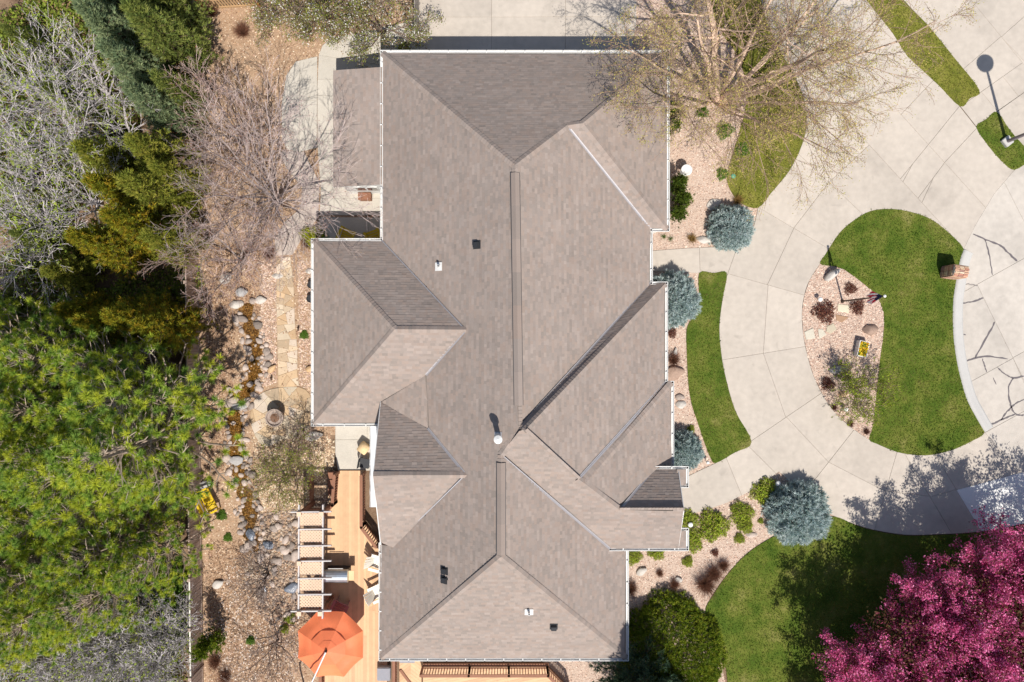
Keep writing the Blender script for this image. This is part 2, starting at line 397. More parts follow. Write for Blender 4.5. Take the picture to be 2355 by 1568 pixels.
def lawn(name, lst, n_m2=520, straw=0.12, tint=(1, 1, 1), mat='lawn'):
    poly = clean(pts(smooth_line(lst, 4, True)))
    sheet(name, poly, 0.058, mt[mat], -0.05)
    n = int(abs(area(poly)) * n_m2); q = scatter(poly, n) + rng.normal(0, 0.028, (n, 2))
    blades(q, 0.052, straw, tint)
def blades(q, z, straw, tint):
    n = len(q); a = rng.random(n) * 6.283; h = rng.uniform(0.03, 0.075, n); wd = rng.uniform(0.010, 0.022, n)
    base = np.c_[q, np.full(n, z)]; dx = np.c_[np.cos(a), np.sin(a), np.zeros(n)] * wd[:, None]
    ln = rng.normal(0, 0.03, (n, 2)); tip = base + np.c_[ln, h]
    V = np.stack([base - dx, base + dx, tip], 1).reshape(-1, 3)
    t = rng.random(n)
    patch = np.zeros(n); rs = np.random.default_rng(12)
    for fr in (0.5, 0.8, 1.3, 2.1, 3.3, 5.0):
        for _ in range(3):
            th = rs.random() * 6.283; patch += np.sin((q[:, 0] * math.cos(th) + q[:, 1] * math.sin(th)) * fr * 2 + rs.random() * 6.28) / fr ** 0.45
    patch = np.clip(0.5 + patch / 7.0, 0, 1)
    green = (np.array([0.060, 0.115, 0.012])[None] * (1 - patch[:, None]) + np.array([0.130, 0.165, 0.022])[None] * patch[:, None]) * (0.7 + 0.6 * t[:, None]) * np.array(tint)[None]; st = np.array([0.24, 0.215, 0.07])
    f = (rng.random(n) < straw * (0.15 + 3.2 * patch ** 2.5))[:, None]
    c = np.where(f, st * (0.7 + 0.5 * t[:, None]), green)
    o = link('grass', np_mesh('grass', V, np.arange(n * 3).reshape(-1, 3), np.repeat(c, 3, 0)), mt['leaf'])
    setp(o, None, None, None, 'stuff')

L1 = [(1607, 628), (1640, 628), (1670, 628), (1660, 690), (1653, 750), (1657, 810), (1668, 870), (1690, 945), (1727, 1016), (1688, 1040), (1645, 1064), (1632, 1050), (1618, 1015), (1603, 970), (1590, 930), (1582, 880), (1578, 800), (1578, 760), (1585, 740), (1598, 720), (1607, 690)]
ISL_N = [(1884, 607), (1900, 580), (1930, 535), (1965, 505), (2000, 486), (2040, 481), (2085, 486), (2140, 505), (2190, 545), (2214, 574)]
ISL_E = [(2205, 600), (2195, 655), (2190, 690), (2189, 740), (2192, 790), (2202, 850), (2220, 915), (2240, 955), (2262, 993)]
ISL_S = [(2230, 1015), (2190, 1033), (2140, 1045), (2100, 1045), (2060, 1038), (2020, 1022), (1997, 1010)]
ISL_W = [(1960, 985), (1925, 955), (1895, 915), (1870, 865), (1855, 815), (1846, 770), (1843, 720), (1848, 680), (1860, 645)]
ISL_BED = [(2005, 980), (2012, 920), (2020, 840), (2027, 790), (2031, 750), (2030, 720), (2020, 690), (2005, 670), (1975, 645), (1940, 620), (1915, 612)]
L2 = ISL_N + ISL_E + ISL_S + ISL_BED
L3 = [(1620, 1408), (1640, 1365), (1680, 1310), (1720, 1270), (1765, 1240), (1840, 1200), (1915, 1187), (1965, 1207), (2010, 1220), (2080, 1231), (2150, 1230), (2250, 1224), (2354, 1205), (2480, 1175), (2650, 1175), (2650, 1720), (1680, 1720), (1672, 1568), (1660, 1500), (1640, 1450)]
L4 = [(1600, -80), (1715, -80), (1765, 60), (1800, 130), (1835, 195), (1851, 250), (1851, 300), (1838, 345), (1812, 395), (1775, 440), (1742, 478), (1700, 465), (1675, 430), (1672, 400), (1685, 350), (1698, 310), (1715, 240), (1712, 180), (1690, 120), (1650, 60)]
L5 = [(1940, -80), (2040, -80), (2075, 0), (2130, 57), (2190, 131), (2250, 208), (2228, 227), (2205, 245), (2150, 190), (2085, 130), (2050, 75), (1990, 0)]
L6 = [(2243, 293), (2266, 275), (2290, 258), (2320, 300), (2365, 358), (2331, 391), (2300, 370), (2270, 335)]
lawn('lawn', L1, straw=0.34, tint=(1.2, 1.05, 1.0))
lawn('lawn', L2, straw=0.20)
lawn('lawn', L3, 420, straw=0.10)
lawn('lawn', L4, straw=0.42, tint=(1.75, 1.25, 1.3), mat='lawn_dry')
lawn('lawn', L5, straw=0.5, tint=(1.5, 1.15, 1.2), mat='lawn_dry')
lawn('lawn', L6, straw=0.10)
BED_I = clean(pts(ISL_W + [(1884, 607)] + ISL_BED[::-1] + [(1997, 1010)]))
sheet('gravel_bed', BED_I, 0.045, mt['gravel'], -0.05)

# ---- paving
def paving(name, outline, joints, z, mat, bed=True, groove=0.012, smooth=None, piece='slab', th=0.1, pick=None, kind='structure', colr=None, drop=0.022):
    poly = clean(pts(outline))
    root = sheet(name, poly, z - 0.02, mt['joint'], z - th - 0.02, kind)
    pcs = cut_all(poly, [(P2(*a), P2(*b)) for a, b in joints])
    for p in pcs:
        if abs(area(p)) < 0.02: continue
        m = slab_mesh(piece, p, z, 0.035, groove, drop)
        mm = mat
        if pick: mm = pick(centroid(p)) or mat
        o = link(piece, m, mm, root)
        if colr is not None:
            a = m.attributes.new('tone', 'FLOAT_COLOR', 'POINT'); c = colr(centroid(p))
            a.data.foreach_set('color', np.tile(np.array([*c, 1], np.float32), len(m.vertices)))
    return root

W_EDGE = smooth_line([(1715, -80), (1765, 60), (1800, 130), (1835, 195), (1851, 250), (1851, 300), (1838, 345), (1812, 395), (1775, 440), (1742, 478)], 3)
C_OUT = W_EDGE + [(1735, 510), (1725, 548), (1695, 566), (1640, 568), (1575, 571), (1480, 578), (1480, 622), (1609, 628)] + \
    smooth_line([(1670, 628), (1660, 690), (1653, 750), (1657, 810), (1668, 870), (1690, 945), (1727, 1016)], 3) + \
    [(1688, 1040), (1645, 1064), (1600, 1085), (1570, 1100), (1500, 1112), (1500, 1192), (1570, 1187), (1620, 1173), (1670, 1156), (1720, 1131), (1760, 1105), (1790, 1084)] + \
    smooth_line([(1830, 1120), (1880, 1165), (1915, 1185), (1965, 1205), (2010, 1218), (2080, 1229), (2150, 1228), (2250, 1222), (2354, 1203), (2440, 1180)], 3) + \
    [(2354, 1090), (2310, 1045), (2262, 993)] + smooth_line(ISL_S + ISL_W + ISL_N, 3) + \
    [(2240, 520), (2285, 445), (2331, 391)] + [(2300, 370), (2270, 335), (2243, 293), (2205, 245), (2150, 190), (2085, 130), (2050, 75), (1990, 0), (1940, -80)]
C_J = [((1607, 568), (1609, 630)), ((1695, 566), (1672, 630)), ((1672, 629), (1850, 679)), ((1661, 827), (1847, 797)), ((1727, 1013), (1888, 903)),
       ((1870, 1105), (1962, 988)), ((2010, 1216), (2060, 1042)), ((2180, 1215), (2080, 1045)), ((2230, 1180), (2150, 1047)), ((1745, 478), (1899, 569)),
       ((1830, 350), (1985, 495)), ((2035, 225), (2262, 475)), ((1985, 320), (2117, 465)), ((2195, 1127), (2354, 1084)),
       ((2205, 245), (2243, 293)),
       ((2137, 193), (2049, 286)), ((2025, 308), (1904, 420)), ((1904, 420), (1825, 523)), ((1825, 523), (1765, 651)), ((1765, 654), (1754, 812)), ((1754, 812), (1804, 955)),
       ((1804, 955), (1904, 1062)), ((1904, 1062), (2032, 1128)), ((2032, 1128), (2140, 1141)), ((2140, 1141), (2197, 1125)),
       ((2192, 260), (2137, 328)), ((2137, 328), (2097, 377)), ((2097, 377), (2060, 445)), ((2245, 294), (2172, 372)), ((2172, 372), (2145, 408)), ((2145, 408), (2107, 490)),
       ((1990, 60), (1840, 190)), ((2055, 160), (1905, 290)), ((1735, 1040), (1785, 1090)), ((1600, 1085), (1620, 1172)), ((1668, 1050), (1705, 1140))]
apron = pts([(2195, 1127), (2440, 1060), (2440, 1300), (2240, 1300)])
drv = paving('driveway', C_OUT, C_J, 0.05, mt['concrete'], pick=lambda c: mt['concrete_new'] if inpoly(c, apron)[0] else None)
paving('driveway', [(962, -80), (1465, -80), (1462, 60), (1452, 110), (1440, 200), (962, 200)],
       [((1130, -70), (1130, 190)), ((1300, -70), (1300, 190)), ((970, 0), (1129, 0)), ((1131, 0), (1299, 0)), ((1301, 0), (1460, 0)), ((970, 40), (1129, 40)), ((1131, 40), (1299, 39)), ((1301, 39), (1450, 39))], 0.05, mt['concrete'])
paving('sidewalk', [(2040, -80), (2075, 0), (2130, 57), (2250, 208), (2207, 245), (2244, 292), (2290, 258), (2364, 358), (2420, 410), (2700, 200), (2700, -80)],
       [((2232, 2), (2300, 85)), ((2302, 88), (2354, 142)), ((2230, 4), (2150, 75)), ((2354, 38), (2302, 84)), ((2298, 86), (2215, 158)), ((2254, 212), (2350, 144)), ((2290, 257), (2354, 212)), ((2257, 215), (2286, 250)), ((2305, 178), (2340, 222))], 0.047, mt['concrete'])
ST = [(2331, 391), (2285, 445), (2240, 520), (2214, 574)] + ISL_E + [(2310, 1045), (2354, 1090), (2440, 1180), (2560, 1260), (2800, 1260), (2800, 100), (2560, 260), (2365, 360)]
street = paving('street', ST, [((2350, 596), (2249, 652)), ((2195, 651), (2247, 657)), ((2312, 427), (2354, 510)), ((2354, 510), (2420, 640)), ((2247, 657), (2325, 816)), ((2325, 816), (2352, 876)), ((2352, 809), (2325, 824)), ((2320, 828), (2216, 886)), ((2352, 876), (2430, 1010)), ((2290, 980), (2400, 920))], 0.02, mt['street'], th=0.08)
def ribbon(poly, wd, z, jit=0.0):
    p = smooth_line(poly, 6); V = []; F = []
    for i, a in enumerate(p):
        b = p[min(i + 1, len(p) - 1)]; c = p[max(i - 1, 0)]
        dx, dy = b[0] - c[0], b[1] - c[1]; L = math.hypot(dx, dy) or 1
        wv = wd * (0.6 + 0.8 * random.random()) * (0.35 if i in (0, len(p) - 1) else 1)
        nx, ny = -dy / L * wv, dx / L * wv
        jx, jy = random.gauss(0, jit), random.gauss(0, jit)
        q = P2(a[0] + jx, a[1] + jy)
        V += [(q[0] + nx, q[1] - ny, z), (q[0] - nx, q[1] + ny, z)]
        if i: k = 2 * i; F.append((k - 2, k, k + 1, k - 1))
    return V, F
T4 = (1765.5, 522.6)
for c, wd in [([(1410, 45), (1500, 85), (1600, 125), (1660, 180), (1715, 235)], .06), ([(1495, 85), (1520, 180), (1548, 330)], .045), ([(1270, 520), (1330, 525), (1420, 510), (1485, 485)], .05),
          ([(1270, 755), (1300, 742), (1365, 740)], .035), ([(1563, 650), (1500, 770), (1425, 900)], .05), ([(1310, 945), (1400, 910), (1510, 890), (1650, 910)], .055), ([(1475, 905), (1490, 950), (1505, 1000)], .04),
          ([(1580, 968), (1630, 1010), (1690, 1038), (1765, 1025)], .05), ([(1690, 1038), (1660, 1090), (1660, 1170), (1680, 1250), (1710, 1290), (1765, 1295)], .05), ([(1765, 1185), (1700, 1220), (1640, 1280), (1605, 1330)], .05),
          ([(1485, 1365), (1560, 1350), (1620, 1320), (1700, 1290)], .05), ([(1550, 1035), (1575, 1085)], .03), ([(1290, 385), (1380, 392), (1445, 402)], .02)]:
    V, F = ribbon(T(*T4, c), wd * 0.7, 0.0245, 0.45)
    m = MB(); m.add(V, F); m.build('crack_seal', mt['tar'], street)
# rolled kerb round the island
def kerb(line, wd, name='kerb'):
    ln = smooth_line(line, 4); V = []; F = []
    prof = [(0.0, 0.06), (0.06, 0.115), (0.16, 0.11), (0.30, 0.06), (0.42, 0.035), (wd, 0.03), (wd, -0.05)]
    for i, a in enumerate(ln):
        p = np.array(P2(*a)); b = np.array(P2(*ln[min(i + 1, len(ln) - 1)])); c = np.array(P2(*ln[max(i - 1, 0)]))
        d = b - c; d /= np.linalg.norm(d); nrm = np.array([-d[1], d[0]])
        for o, z in prof: q = p + nrm * o; V.append((q[0], q[1], z))
        k = len(prof)
        if i:
            for j in range(k - 1): F.append(((i - 1) * k + j, i * k + j, i * k + j + 1, (i - 1) * k + j + 1))
    m = MB(); m.add(V, [f[::-1] for f in F]); o = m.build(name, mt['curb'], smooth=True); o['kind'] = 'structure'; return o
kerb([(2214, 574)] + ISL_E, 0.50)

# ---- west walk, patio, flagstones
paving('garden_walk', [(733, 127), (742, 105), (756, 93), (775, 86), (796, 82), (860, 70), (962, 45), (962, 175), (900, 175), (900, 495), (735, 495), (738, 440), (730, 330), (730, 200)],
       [((731, 127), (800, 138)), ((800, 83), (778, 160)), ((866, 60), (868, 170)), ((868, 130), (835, 110)), ((730, 220), (765, 221)), ((731, 183), (765, 183)), ((772, 140), (768, 500)), ((800, 456), (900, 456)), ((740, 456), (768, 456)), ((733, 300), (764, 300)), ((736, 380), (764, 380))], 0.055, mt['patio'])
paving('side_patio', [(730, 130), (680, 142), (658, 175), (648, 240), (648, 320), (660, 345), (690, 350), (729, 340)],
       [((690, 140), (688, 345)), ((650, 230), (729, 232))], 0.05, mt['patio'])
paving('side_patio', [(735, 500), (900, 500), (900, 560), (725, 560), (728, 530)], [((850, 500), (845, 560))], 0.052, mt['patio'])
paving('side_patio', [(772, 960), (870, 960), (870, 1081), (778, 1081), (772, 1040)], [((700, 1010), (880, 1010)), ((845, 960), (845, 1009))], 0.14, mt['patio'], th=0.2)

FLAGC = [(1.0, 1.0, 1.0), (1.12, 1.1, 1.08), (0.9, 0.86, 0.82), (1.08, 0.98, 0.86), (1.2, 1.25, 1.4), (1.0, 0.88, 0.75), (1.1, 1.15, 1.2)]
def flag_cuts(poly, size, rnd):
    out = []; st = [poly]
    while st:
        p = st.pop()
        A = abs(area(p))
        if A < size * rnd.uniform(0.6, 1.5): out.append(p); continue
        c = np.array(p); c0 = c.mean(0); u, s, vt = np.linalg.svd(c - c0)
        ax = vt[0]; ang = math.atan2(ax[1], ax[0]) + math.pi / 2 + rnd.uniform(-0.45, 0.45)
        off = rnd.uniform(-0.15, 0.15) * s[0] * 0.5
        m = c0 + ax * off
        d = np.array((math.cos(ang), math.sin(ang))) * 0.05
        r = split_poly(p, tuple(m - d), tuple(m + d))
        if len(r) == 1: out.append(p)
        else: st += r
    return [clean(o, 0.03) for o in out if abs(area(o)) > 0.02]
def flagstones(name, outline, size, z, seed, tint=(1, 1, 1)):
    rnd = random.Random(seed); poly = clean(pts(outline))
    root = sheet(name, poly, z - 0.03, mt['joint'], z - 0.1)
    for p in flag_cuts(poly, size, rnd):
        if len(p) < 3: continue
        m = slab_mesh('flagstone', p, z + rnd.uniform(-0.008, 0.008), 0.05, 0.022, 0.02)
        c = rnd.choice(FLAGC); k = rnd.uniform(0.9, 1.1)
        a = m.attributes.new('tone', 'FLOAT_COLOR', 'POINT')
        a.data.foreach_set('color', np.tile(np.array([c[0] * k * tint[0], c[1] * k * tint[1], c[2] * k * tint[2], 1], np.float32), len(m.vertices)))
        link('flagstone', m, mt['flag'], root)
    return root
flagstones('flagstone_path', [(636, 592), (668, 590), (676, 660), (678, 735), (684, 800), (684, 860), (688, 888), (640, 890), (638, 800), (636, 700)], 0.20, 0.05, 3, (1.08, 1.03, 0.98))
flagstones('flagstone_terrace', smooth_line([(640, 891), (688, 889), (712, 905), (718, 940), (712, 985), (690, 1005), (650, 1010), (622, 1025), (600, 1022), (580, 985), (576, 950), (585, 920), (608, 900)], 2, True), 0.28, 0.052, 8, (0.98, 0.96, 0.93))
flagstones('flagstone_path', [(640, 345), (700, 350), (735, 420), (732, 500), (700, 540), (672, 586), (634, 588), (632, 550), (655, 510), (690, 480), (695, 430), (660, 390)], 0.30, 0.045, 5, (0.95, 1.12, 1.55))

# ================================================================== STREAM
SC = [(560, 700), (572, 735), (578, 759), (587, 790), (587, 813), (584, 845), (580, 876), (566, 900), (553, 912), (545, 934), (541, 975), (542, 1023), (545, 1058), (551, 1084), (557, 1114), (567, 1142), (573, 1169), (578, 1200), (580, 1230), (586, 1268)]
sw = smooth_line(SC, 3)
def offset_line(ln, o):
    out = []
    for i, a in enumerate(ln):
        b = ln[min(i + 1, len(ln) - 1)]; c = ln[max(i - 1, 0)]; dx, dy = b[0] - c[0], b[1] - c[1]; L = math.hypot(dx, dy)
        k = o * (1 + 0.38 * math.sin(i * 1.3 + (o > 0)) + 0.28 * math.sin(i * 2.9 + o)); out.append((a[0] - dy / L * k, a[1] + dx / L * k))
    return out
STREAM = clean(pts(offset_line(sw, 14) + offset_line(sw, -14)[::-1]), 0.02)
sheet('stream_bed', STREAM, 0.02, M('amber_silt', (0.17, 0.115, 0.055), 0.9, 0.5, 3, 40), -0.2)
m = MB(); m.prism(STREAM, 0.055, 0.06); o = m.build('stream_water', wm); o['kind'] = 'structure'

def pebbles(poly, n, size, z, cols, name, sz_z=0.6):
    q = scatter(poly, n); n = len(q)
    oct_v = np.array([(1, 0, 0), (0, 1, 0), (-1, 0, 0), (0, -1, 0), (0, 0, 1), (0, 0, -1)], float)
    F0 = np.array([(0, 1, 4), (1, 2, 4), (2, 3, 4), (3, 0, 4)])
    s = size * rng.uniform(0.5, 1.5, (n, 1, 1)) * np.stack([rng.uniform(0.7, 1.4, n), rng.uniform(0.6, 1.1, n), np.full(n, sz_z)], 1)[:, None, :]
    a = rng.random(n) * 6.283; ca, sa = np.cos(a), np.sin(a)
    v = oct_v[None] * s
    x = v[..., 0] * ca[:, None] - v[..., 1] * sa[:, None]; y = v[..., 0] * sa[:, None] + v[..., 1] * ca[:, None]
    V = np.stack([x + q[:, :1], y + q[:, 1:], v[..., 2] + z], 2).reshape(-1, 3)
    V += np.repeat(rng.normal(0, 0.0, (n, 3)), 6, 0)
    F = (F0[None] + 6 * np.arange(n)[:, None, None]).reshape(-1, 3)
    cols = np.array(cols); c = cols[rng.integers(0, len(cols), n)] * rng.uniform(0.75, 1.25, (n, 1))
    o = link(name, np_mesh(name, V, F, np.repeat(c, 6, 0)), mt['pebble']); o['kind'] = 'stuff'; return o
GC = [(0.62, 0.46, 0.36), (0.55, 0.38, 0.29), (0.72, 0.60, 0.50), (0.48, 0.32, 0.25), (0.68, 0.52, 0.42), (0.38, 0.27, 0.22)]
MC = [(0.50, 0.34, 0.22), (0.58, 0.43, 0.30), (0.38, 0.235, 0.14), (0.64, 0.51, 0.38), (0.25, 0.145, 0.09), (0.42, 0.27, 0.19)]
pebbles(BED_E, 11000, 0.032, 0.018, GC, 'gravel')
pebbles(BED_E2, 6500, 0.032, 0.020, GC, 'gravel')
pebbles(BED_S, 15000, 0.032, 0.020, GC, 'gravel')
pebbles(BED_I, 9500, 0.030, 0.050, GC, 'gravel')
pebbles(MULCH, 30000, 0.036, 0.014, MC, 'mulch_chips', 0.35)
PATHG = pts([(600, 600), (636, 592), (636, 880), (605, 890), (600, 760)]); PATHG2 = pts([(684, 600), (735, 600), (735, 900), (688, 888)])
pebbles(PATHG, 2600, 0.030, 0.02, GC, 'gravel'); pebbles(PATHG2, 2600, 0.030, 0.02, GC, 'gravel')
pebbles(STREAM, 5200, 0.034, 0.028, [(0.30, 0.20, 0.08), (0.42, 0.30, 0.14), (0.18, 0.115, 0.05), (0.55, 0.44, 0.27), (0.09, 0.065, 0.04), (0.20, 0.15, 0.10), (0.33, 0.27, 0.21)], 'stream_pebbles', 0.5)
ROCKG = pts([(590, 1180), (690, 1170), (690, 1420), (620, 1440), (560, 1330), (580, 1250)])
pebbles(ROCKG, 3000, 0.055, 0.03, [(0.46, 0.36, 0.27), (0.38, 0.28, 0.21), (0.55, 0.45, 0.35), (0.24, 0.18, 0.15), (0.50, 0.34, 0.23), (0.16, 0.12, 0.10)], 'cobbles', 0.7)
CRAB = pts([(520, 1300), (680, 1280), (690, 1568), (650, 1600), (500, 1600), (500, 1420)])
pebbles(CRAB, 3600, 0.036, 0.02, [(0.56, 0.46, 0.37), (0.44, 0.30, 0.21), (0.32, 0.20, 0.14), (0.64, 0.55, 0.48), (0.20, 0.13, 0.09)], 'fallen_petals', 0.25)
LITT = pts([(580, 1000), (770, 1010), (770, 1170), (600, 1180)])
pebbles(LITT, 3500, 0.04, 0.02, [(0.60, 0.45, 0.30), (0.42, 0.30, 0.20), (0.70, 0.58, 0.44), (0.25, 0.18, 0.12)], 'leaf_litter', 0.3)

FPATH = pts([(630, 592), (676, 590), (690, 890), (718, 940), (690, 1005), (600, 1022), (576, 950), (636, 880)])
pebbles(FPATH, 420, 0.030, 0.058, MC, 'path_litter', 0.3)
WPATCH = pts([(470, 560), (600, 560), (600, 740), (540, 760), (530, 1080), (470, 1090)])
pebbles(WPATCH, 5000, 0.040, 0.016, [(0.20, 0.115, 0.07), (0.28, 0.165, 0.10), (0.14, 0.085, 0.055), (0.36, 0.23, 0.14)], 'bark_litter', 0.3)
pebbles(pts([(480, 1240), (560, 1240), (640, 1440), (690, 1600), (480, 1600)]), 5000, 0.040, 0.018, [(0.24, 0.14, 0.085), (0.32, 0.20, 0.12), (0.16, 0.10, 0.065)], 'bark_litter', 0.3)
# ---- rocks
def rock_mesh(seed, sub=2, flat=0.6, rough=0.16):
    rnd = random.Random(seed); bm = bmesh.new(); bmesh.ops.create_icosphere(bm, subdivisions=sub, radius=1)
    ph = [Vector((rnd.gauss(0, 1), rnd.gauss(0, 1), rnd.gauss(0, 1))) for _ in range(5)]
    pl = [(Vector((rnd.gauss(0, 1), rnd.gauss(0, 1), rnd.gauss(0, 1))).normalized(), rnd.uniform(0.66, 0.9)) for _ in range(7)]
    for v in bm.verts:
        d = v.co.normalized(); k = 1 + rough * sum(math.sin(d.dot(p) * 2.2 + i) for i, p in enumerate(ph)) / 3
        c = d * k
        for n_, o_ in pl:
            e = c.dot(n_) - o_
            if e > 0: c -= n_ * e * 0.85
        v.co = Vector((c.x * (1 + 0.1 * math.sin(seed)), c.y * 0.82, c.z * flat + flat * 0.35))
    me = bpy.data.meshes.new('rock'); bm.to_mesh(me); bm.free()
    me.polygons.foreach_set('use_smooth', np.array([rnd.random() < 0.85 for _ in me.polygons], bool)); return me
ROCKS = [rock_mesh(s, 2 if s < 6 else 3, 0.62, 0.22) for s in range(8)]
for r_ in ROCKS: r_.materials.append(mt['rock'])
def rock(px, py, r, label, group=None, mat=None, mesh=None, z=0.0, hz=1.0, rz=None, ry=None, name='rock', cat='rock'):
    me = mesh or random.choice(ROCKS)
    if mat: me = me.copy(); me.materials.clear(); me.materials.append(mat)
    o = bpy.data.objects.new(name, me); col.objects.link(o)
    o.location = P(px, py, 0) + Vector((0, 0, z)); sx = r * random.uniform(0.9, 1.15)
    o.scale = (sx, r * (ry or 1) * random.uniform(0.85, 1.1), r * hz); o.rotation_euler = (0, 0, random.random() * 6.28 if rz is None else rz)
    return setp(o, label, cat, group)
random.seed(21)
for side in (1, -1):
    ln = offset_line(sw, 17 * side); d = 0
    for i in range(len(ln) - 1):
        a, b = ln[i], ln[i + 1]; L = math.hypot(b[0] - a[0], b[1] - a[1])
        while d < L:
            t = d / L; r = random.choice((0.08, 0.11, 0.14, 0.18, 0.24)) * random.uniform(0.85, 1.15)
            if random.random() < 0.10: d += r * 2 * S; continue
            for ring in range(2 if random.random() < 0.55 else 1):
                o = side * (ring * random.uniform(9, 13) + random.uniform(-2, 3))
                dx, dy = (b[0] - a[0]) / L, (b[1] - a[1]) / L
                rock(a[0] + (b[0] - a[0]) * t - dy * o, a[1] + (b[1] - a[1]) * t + dx * o, r * random.uniform(0.75, 1.1), 'rounded river rock on the %s bank of the amber stream, %s' % ('west' if side > 0 else 'east', 'above the upper slab' if a[1] < 930 else 'between the two slabs' if a[1] < 1058 else 'below the lower slab'), 'rocks lining the stream banks', z=0.01)
            d += r * 2 * S * 0.93
        d -= L
for i in range(26):
    q = sw[random.randrange(6, len(sw))]; rock(q[0] + random.uniform(-9, 9), q[1] + random.uniform(-5, 5), random.uniform(0.07, 0.19), 'wet rock standing in the amber stream bed', 'rocks standing in the stream', z=0.0)
for i in range(46):
    q = scatter(ROCKG, 1)[0]; px, py = q[0] * S + 1177, 784 - q[1] * S
    rock(px, py, random.uniform(0.10, 0.26), 'cobble in the rocky mound between stream and pergola', 'cobbles of the rocky mound', z=0.01)
for px, py, r in [(545, 1058, 0.42), (548, 935, 0.40)]:
    rock(px, py, r, 'flat dark olive slab bridging the %s stretch of the stream' % ('lower' if py > 1000 else 'upper'), None, mt['rockgrey'], z=0.06, hz=0.35, rz=0.1, ry=0.62, name='slab_rock')
for px, py, r, lab in [(577, 1228, 0.34, 'shiny dark wet rock at the lower end of the stream'), (618, 1252, 0.27, 'shiny dark wet rock beside the small tree trunk'), (672, 1350, 0.34, 'shiny dark wet rock against the west pergola beam'), (607, 1356, 0.26, 'shiny dark wet rock among the fallen petals')]:
    rock(px, py, r, lab, None, mt['foil'], ROCKS[6], hz=0.8)
for px, py, r, lab, mm, hz, rz, ry in [
    (1908, 633, 0.42, 'pale upright boulder by the flagpole shadow in the island bed', 'rockwhite', 1.5, 0.7, 0.55), (1999, 758, 0.36, 'dark brown round boulder at the right edge of the island bed', 'rockbrown', 1.1, 0.4, 1.0),
    (1922, 850, 0.40, 'grey boulder under the shadow of the island shrub', 'rockgrey', 0.9, 0.1, 0.7), (1937, 905, 0.24, 'small orange-tan rock beside the island shrub', 'rocktan', 0.9, 0.3, 0.9),
    (1619, 552, 0.36, 'large pale flat rock at the edge of the front walk', 'rockwhite', 0.6, 0.0, 0.6), (1643, 547, 0.12, 'small white rock beside the round blue spruce by the walk', 'rockwhite', 0.8, 0, 1),
    (1552, 811, 0.24, 'white oblong rock in the narrow gravel bed by the house', 'rockwhite', 0.7, 1.5, 0.55), (1562, 913, 0.22, 'upper of two round rocks in the narrow gravel bed', 'rock', 0.9, 0, 0.9), (1565, 930, 0.26, 'lower of two pale rocks in the narrow gravel bed', 'rockwhite', 0.8, 0.4, 0.9),
    (1474, 1313, 0.26, 'white rock near the south-east house corner', 'rockwhite', 0.9, 0.6, 1.0), (1558, 1333, 0.22, 'pale rock with dry grass around it in the front bed', 'rockwhite', 0.9, 0.2, 0.9), (1727, 1229, 0.30, 'flat pinkish rock near the lime shrubs', 'rock', 0.5, 0.1, 0.6),
    (1502, 532, 0.16, 'small white rock at the inner house corner', 'rockwhite', 0.8, 0, 1), (1548, 858, 0.52, 'brown flat boulder against the house in the narrow bed', 'rockbrown', 0.55, 0.3, 0.9),
    (639, 635, 0.27, 'white flat rock on the upper flagstone path', 'rockwhite', 0.4, 0.1, 0.6), (713, 623, 0.20, 'white rock near the west wing corner', 'rockwhite', 0.8, 0.4, 0.8), (626, 848, 0.24, 'orange-tan rock left of the flagstone path', 'rocktan', 1.0, 0.8, 0.8), (714, 848, 0.24, 'orange-tan rock under the west wing gutter', 'rocktan', 1.0, 0.2, 0.8),
    (502, 1342, 0.30, 'pale greenish boulder alone in the mulch by the fence', 'rockwhite', 0.8, 0.5, 0.9), (474, 1113, 0.36, 'dark boulder behind the yellow bench', 'rockgrey', 0.8, 0.3, 0.7), (722, 1002, 0.42, 'pale flat boulder below the west wing corner', 'rockwhite', 0.5, 0.2, 0.8),
    (545, 700, 0.36, 'large pale boulder at the head of the stream', 'rockwhite', 0.7, 0.3, 0.8), (520, 640, 0.34, 'white boulder in the mulch near the fence', 'rockwhite', 0.8, 0.7, 0.9), (556, 672, 0.34, 'bluish grey boulder above the stream', 'rockgrey', 0.8, 0.1, 0.9), (600, 690, 0.30, 'pale boulder at the top of the stream bank', 'rockwhite', 0.7, 0.1, 0.9),
    (596, 745, 0.18, 'bright white rock on the upper stream bank', 'rockwhite', 0.8, 0.1, 0.9), (1640, 470, 0.44, 'pale flat stone in the gravel by the round spruce', 'rockwhite', 0.25, 0.5, 0.8)]:
    rock(px, py, r, lab, None, mt[mm], ROCKS[6 + (int(px) % 2)], z=0.02, hz=hz, rz=rz, ry=ry, name='boulder' if r > 0.3 else 'rock')
for poly, lab, c in [([(1925, 699), (1951, 702), (1950, 721), (1938, 717), (1924, 716)], 'cream rectangular stepping stone below the flagpole', (1.3, 1.4, 1.4)), ([(1920, 723), (1950, 729), (1935, 741), (1922, 737)], 'terracotta brown stepping stone below the flagpole', (0.78, 0.58, 0.48)),
                     ([(1848, 763), (1868, 754), (1873, 778), (1852, 781)], 'leftmost cream stepping stone at the drive edge', (1.15, 1.28, 1.4)), ([(1879, 756), (1890, 757), (1898, 769), (1882, 780)], 'middle cream stepping stone of the island bed', (1.15, 1.28, 1.4)), ([(1900, 750), (1915, 743), (1922, 757), (1908, 767), (1898, 762)], 'rounded tan stepping stone of the island bed', (1.0, 1.05, 1.05))]:
    m = slab_mesh('stepping_stone', pts(poly), 0.085, 0.05, 0.02, 0.012)
    a = m.attributes.new('tone', 'FLOAT_COLOR', 'POINT'); a.data.foreach_set('color', np.tile(np.array([*c, 1], np.float32), len(m.vertices)))
    setp(link('stepping_stone', m, mt['flag']), lab, 'stone', 'stepping stones in the island bed')

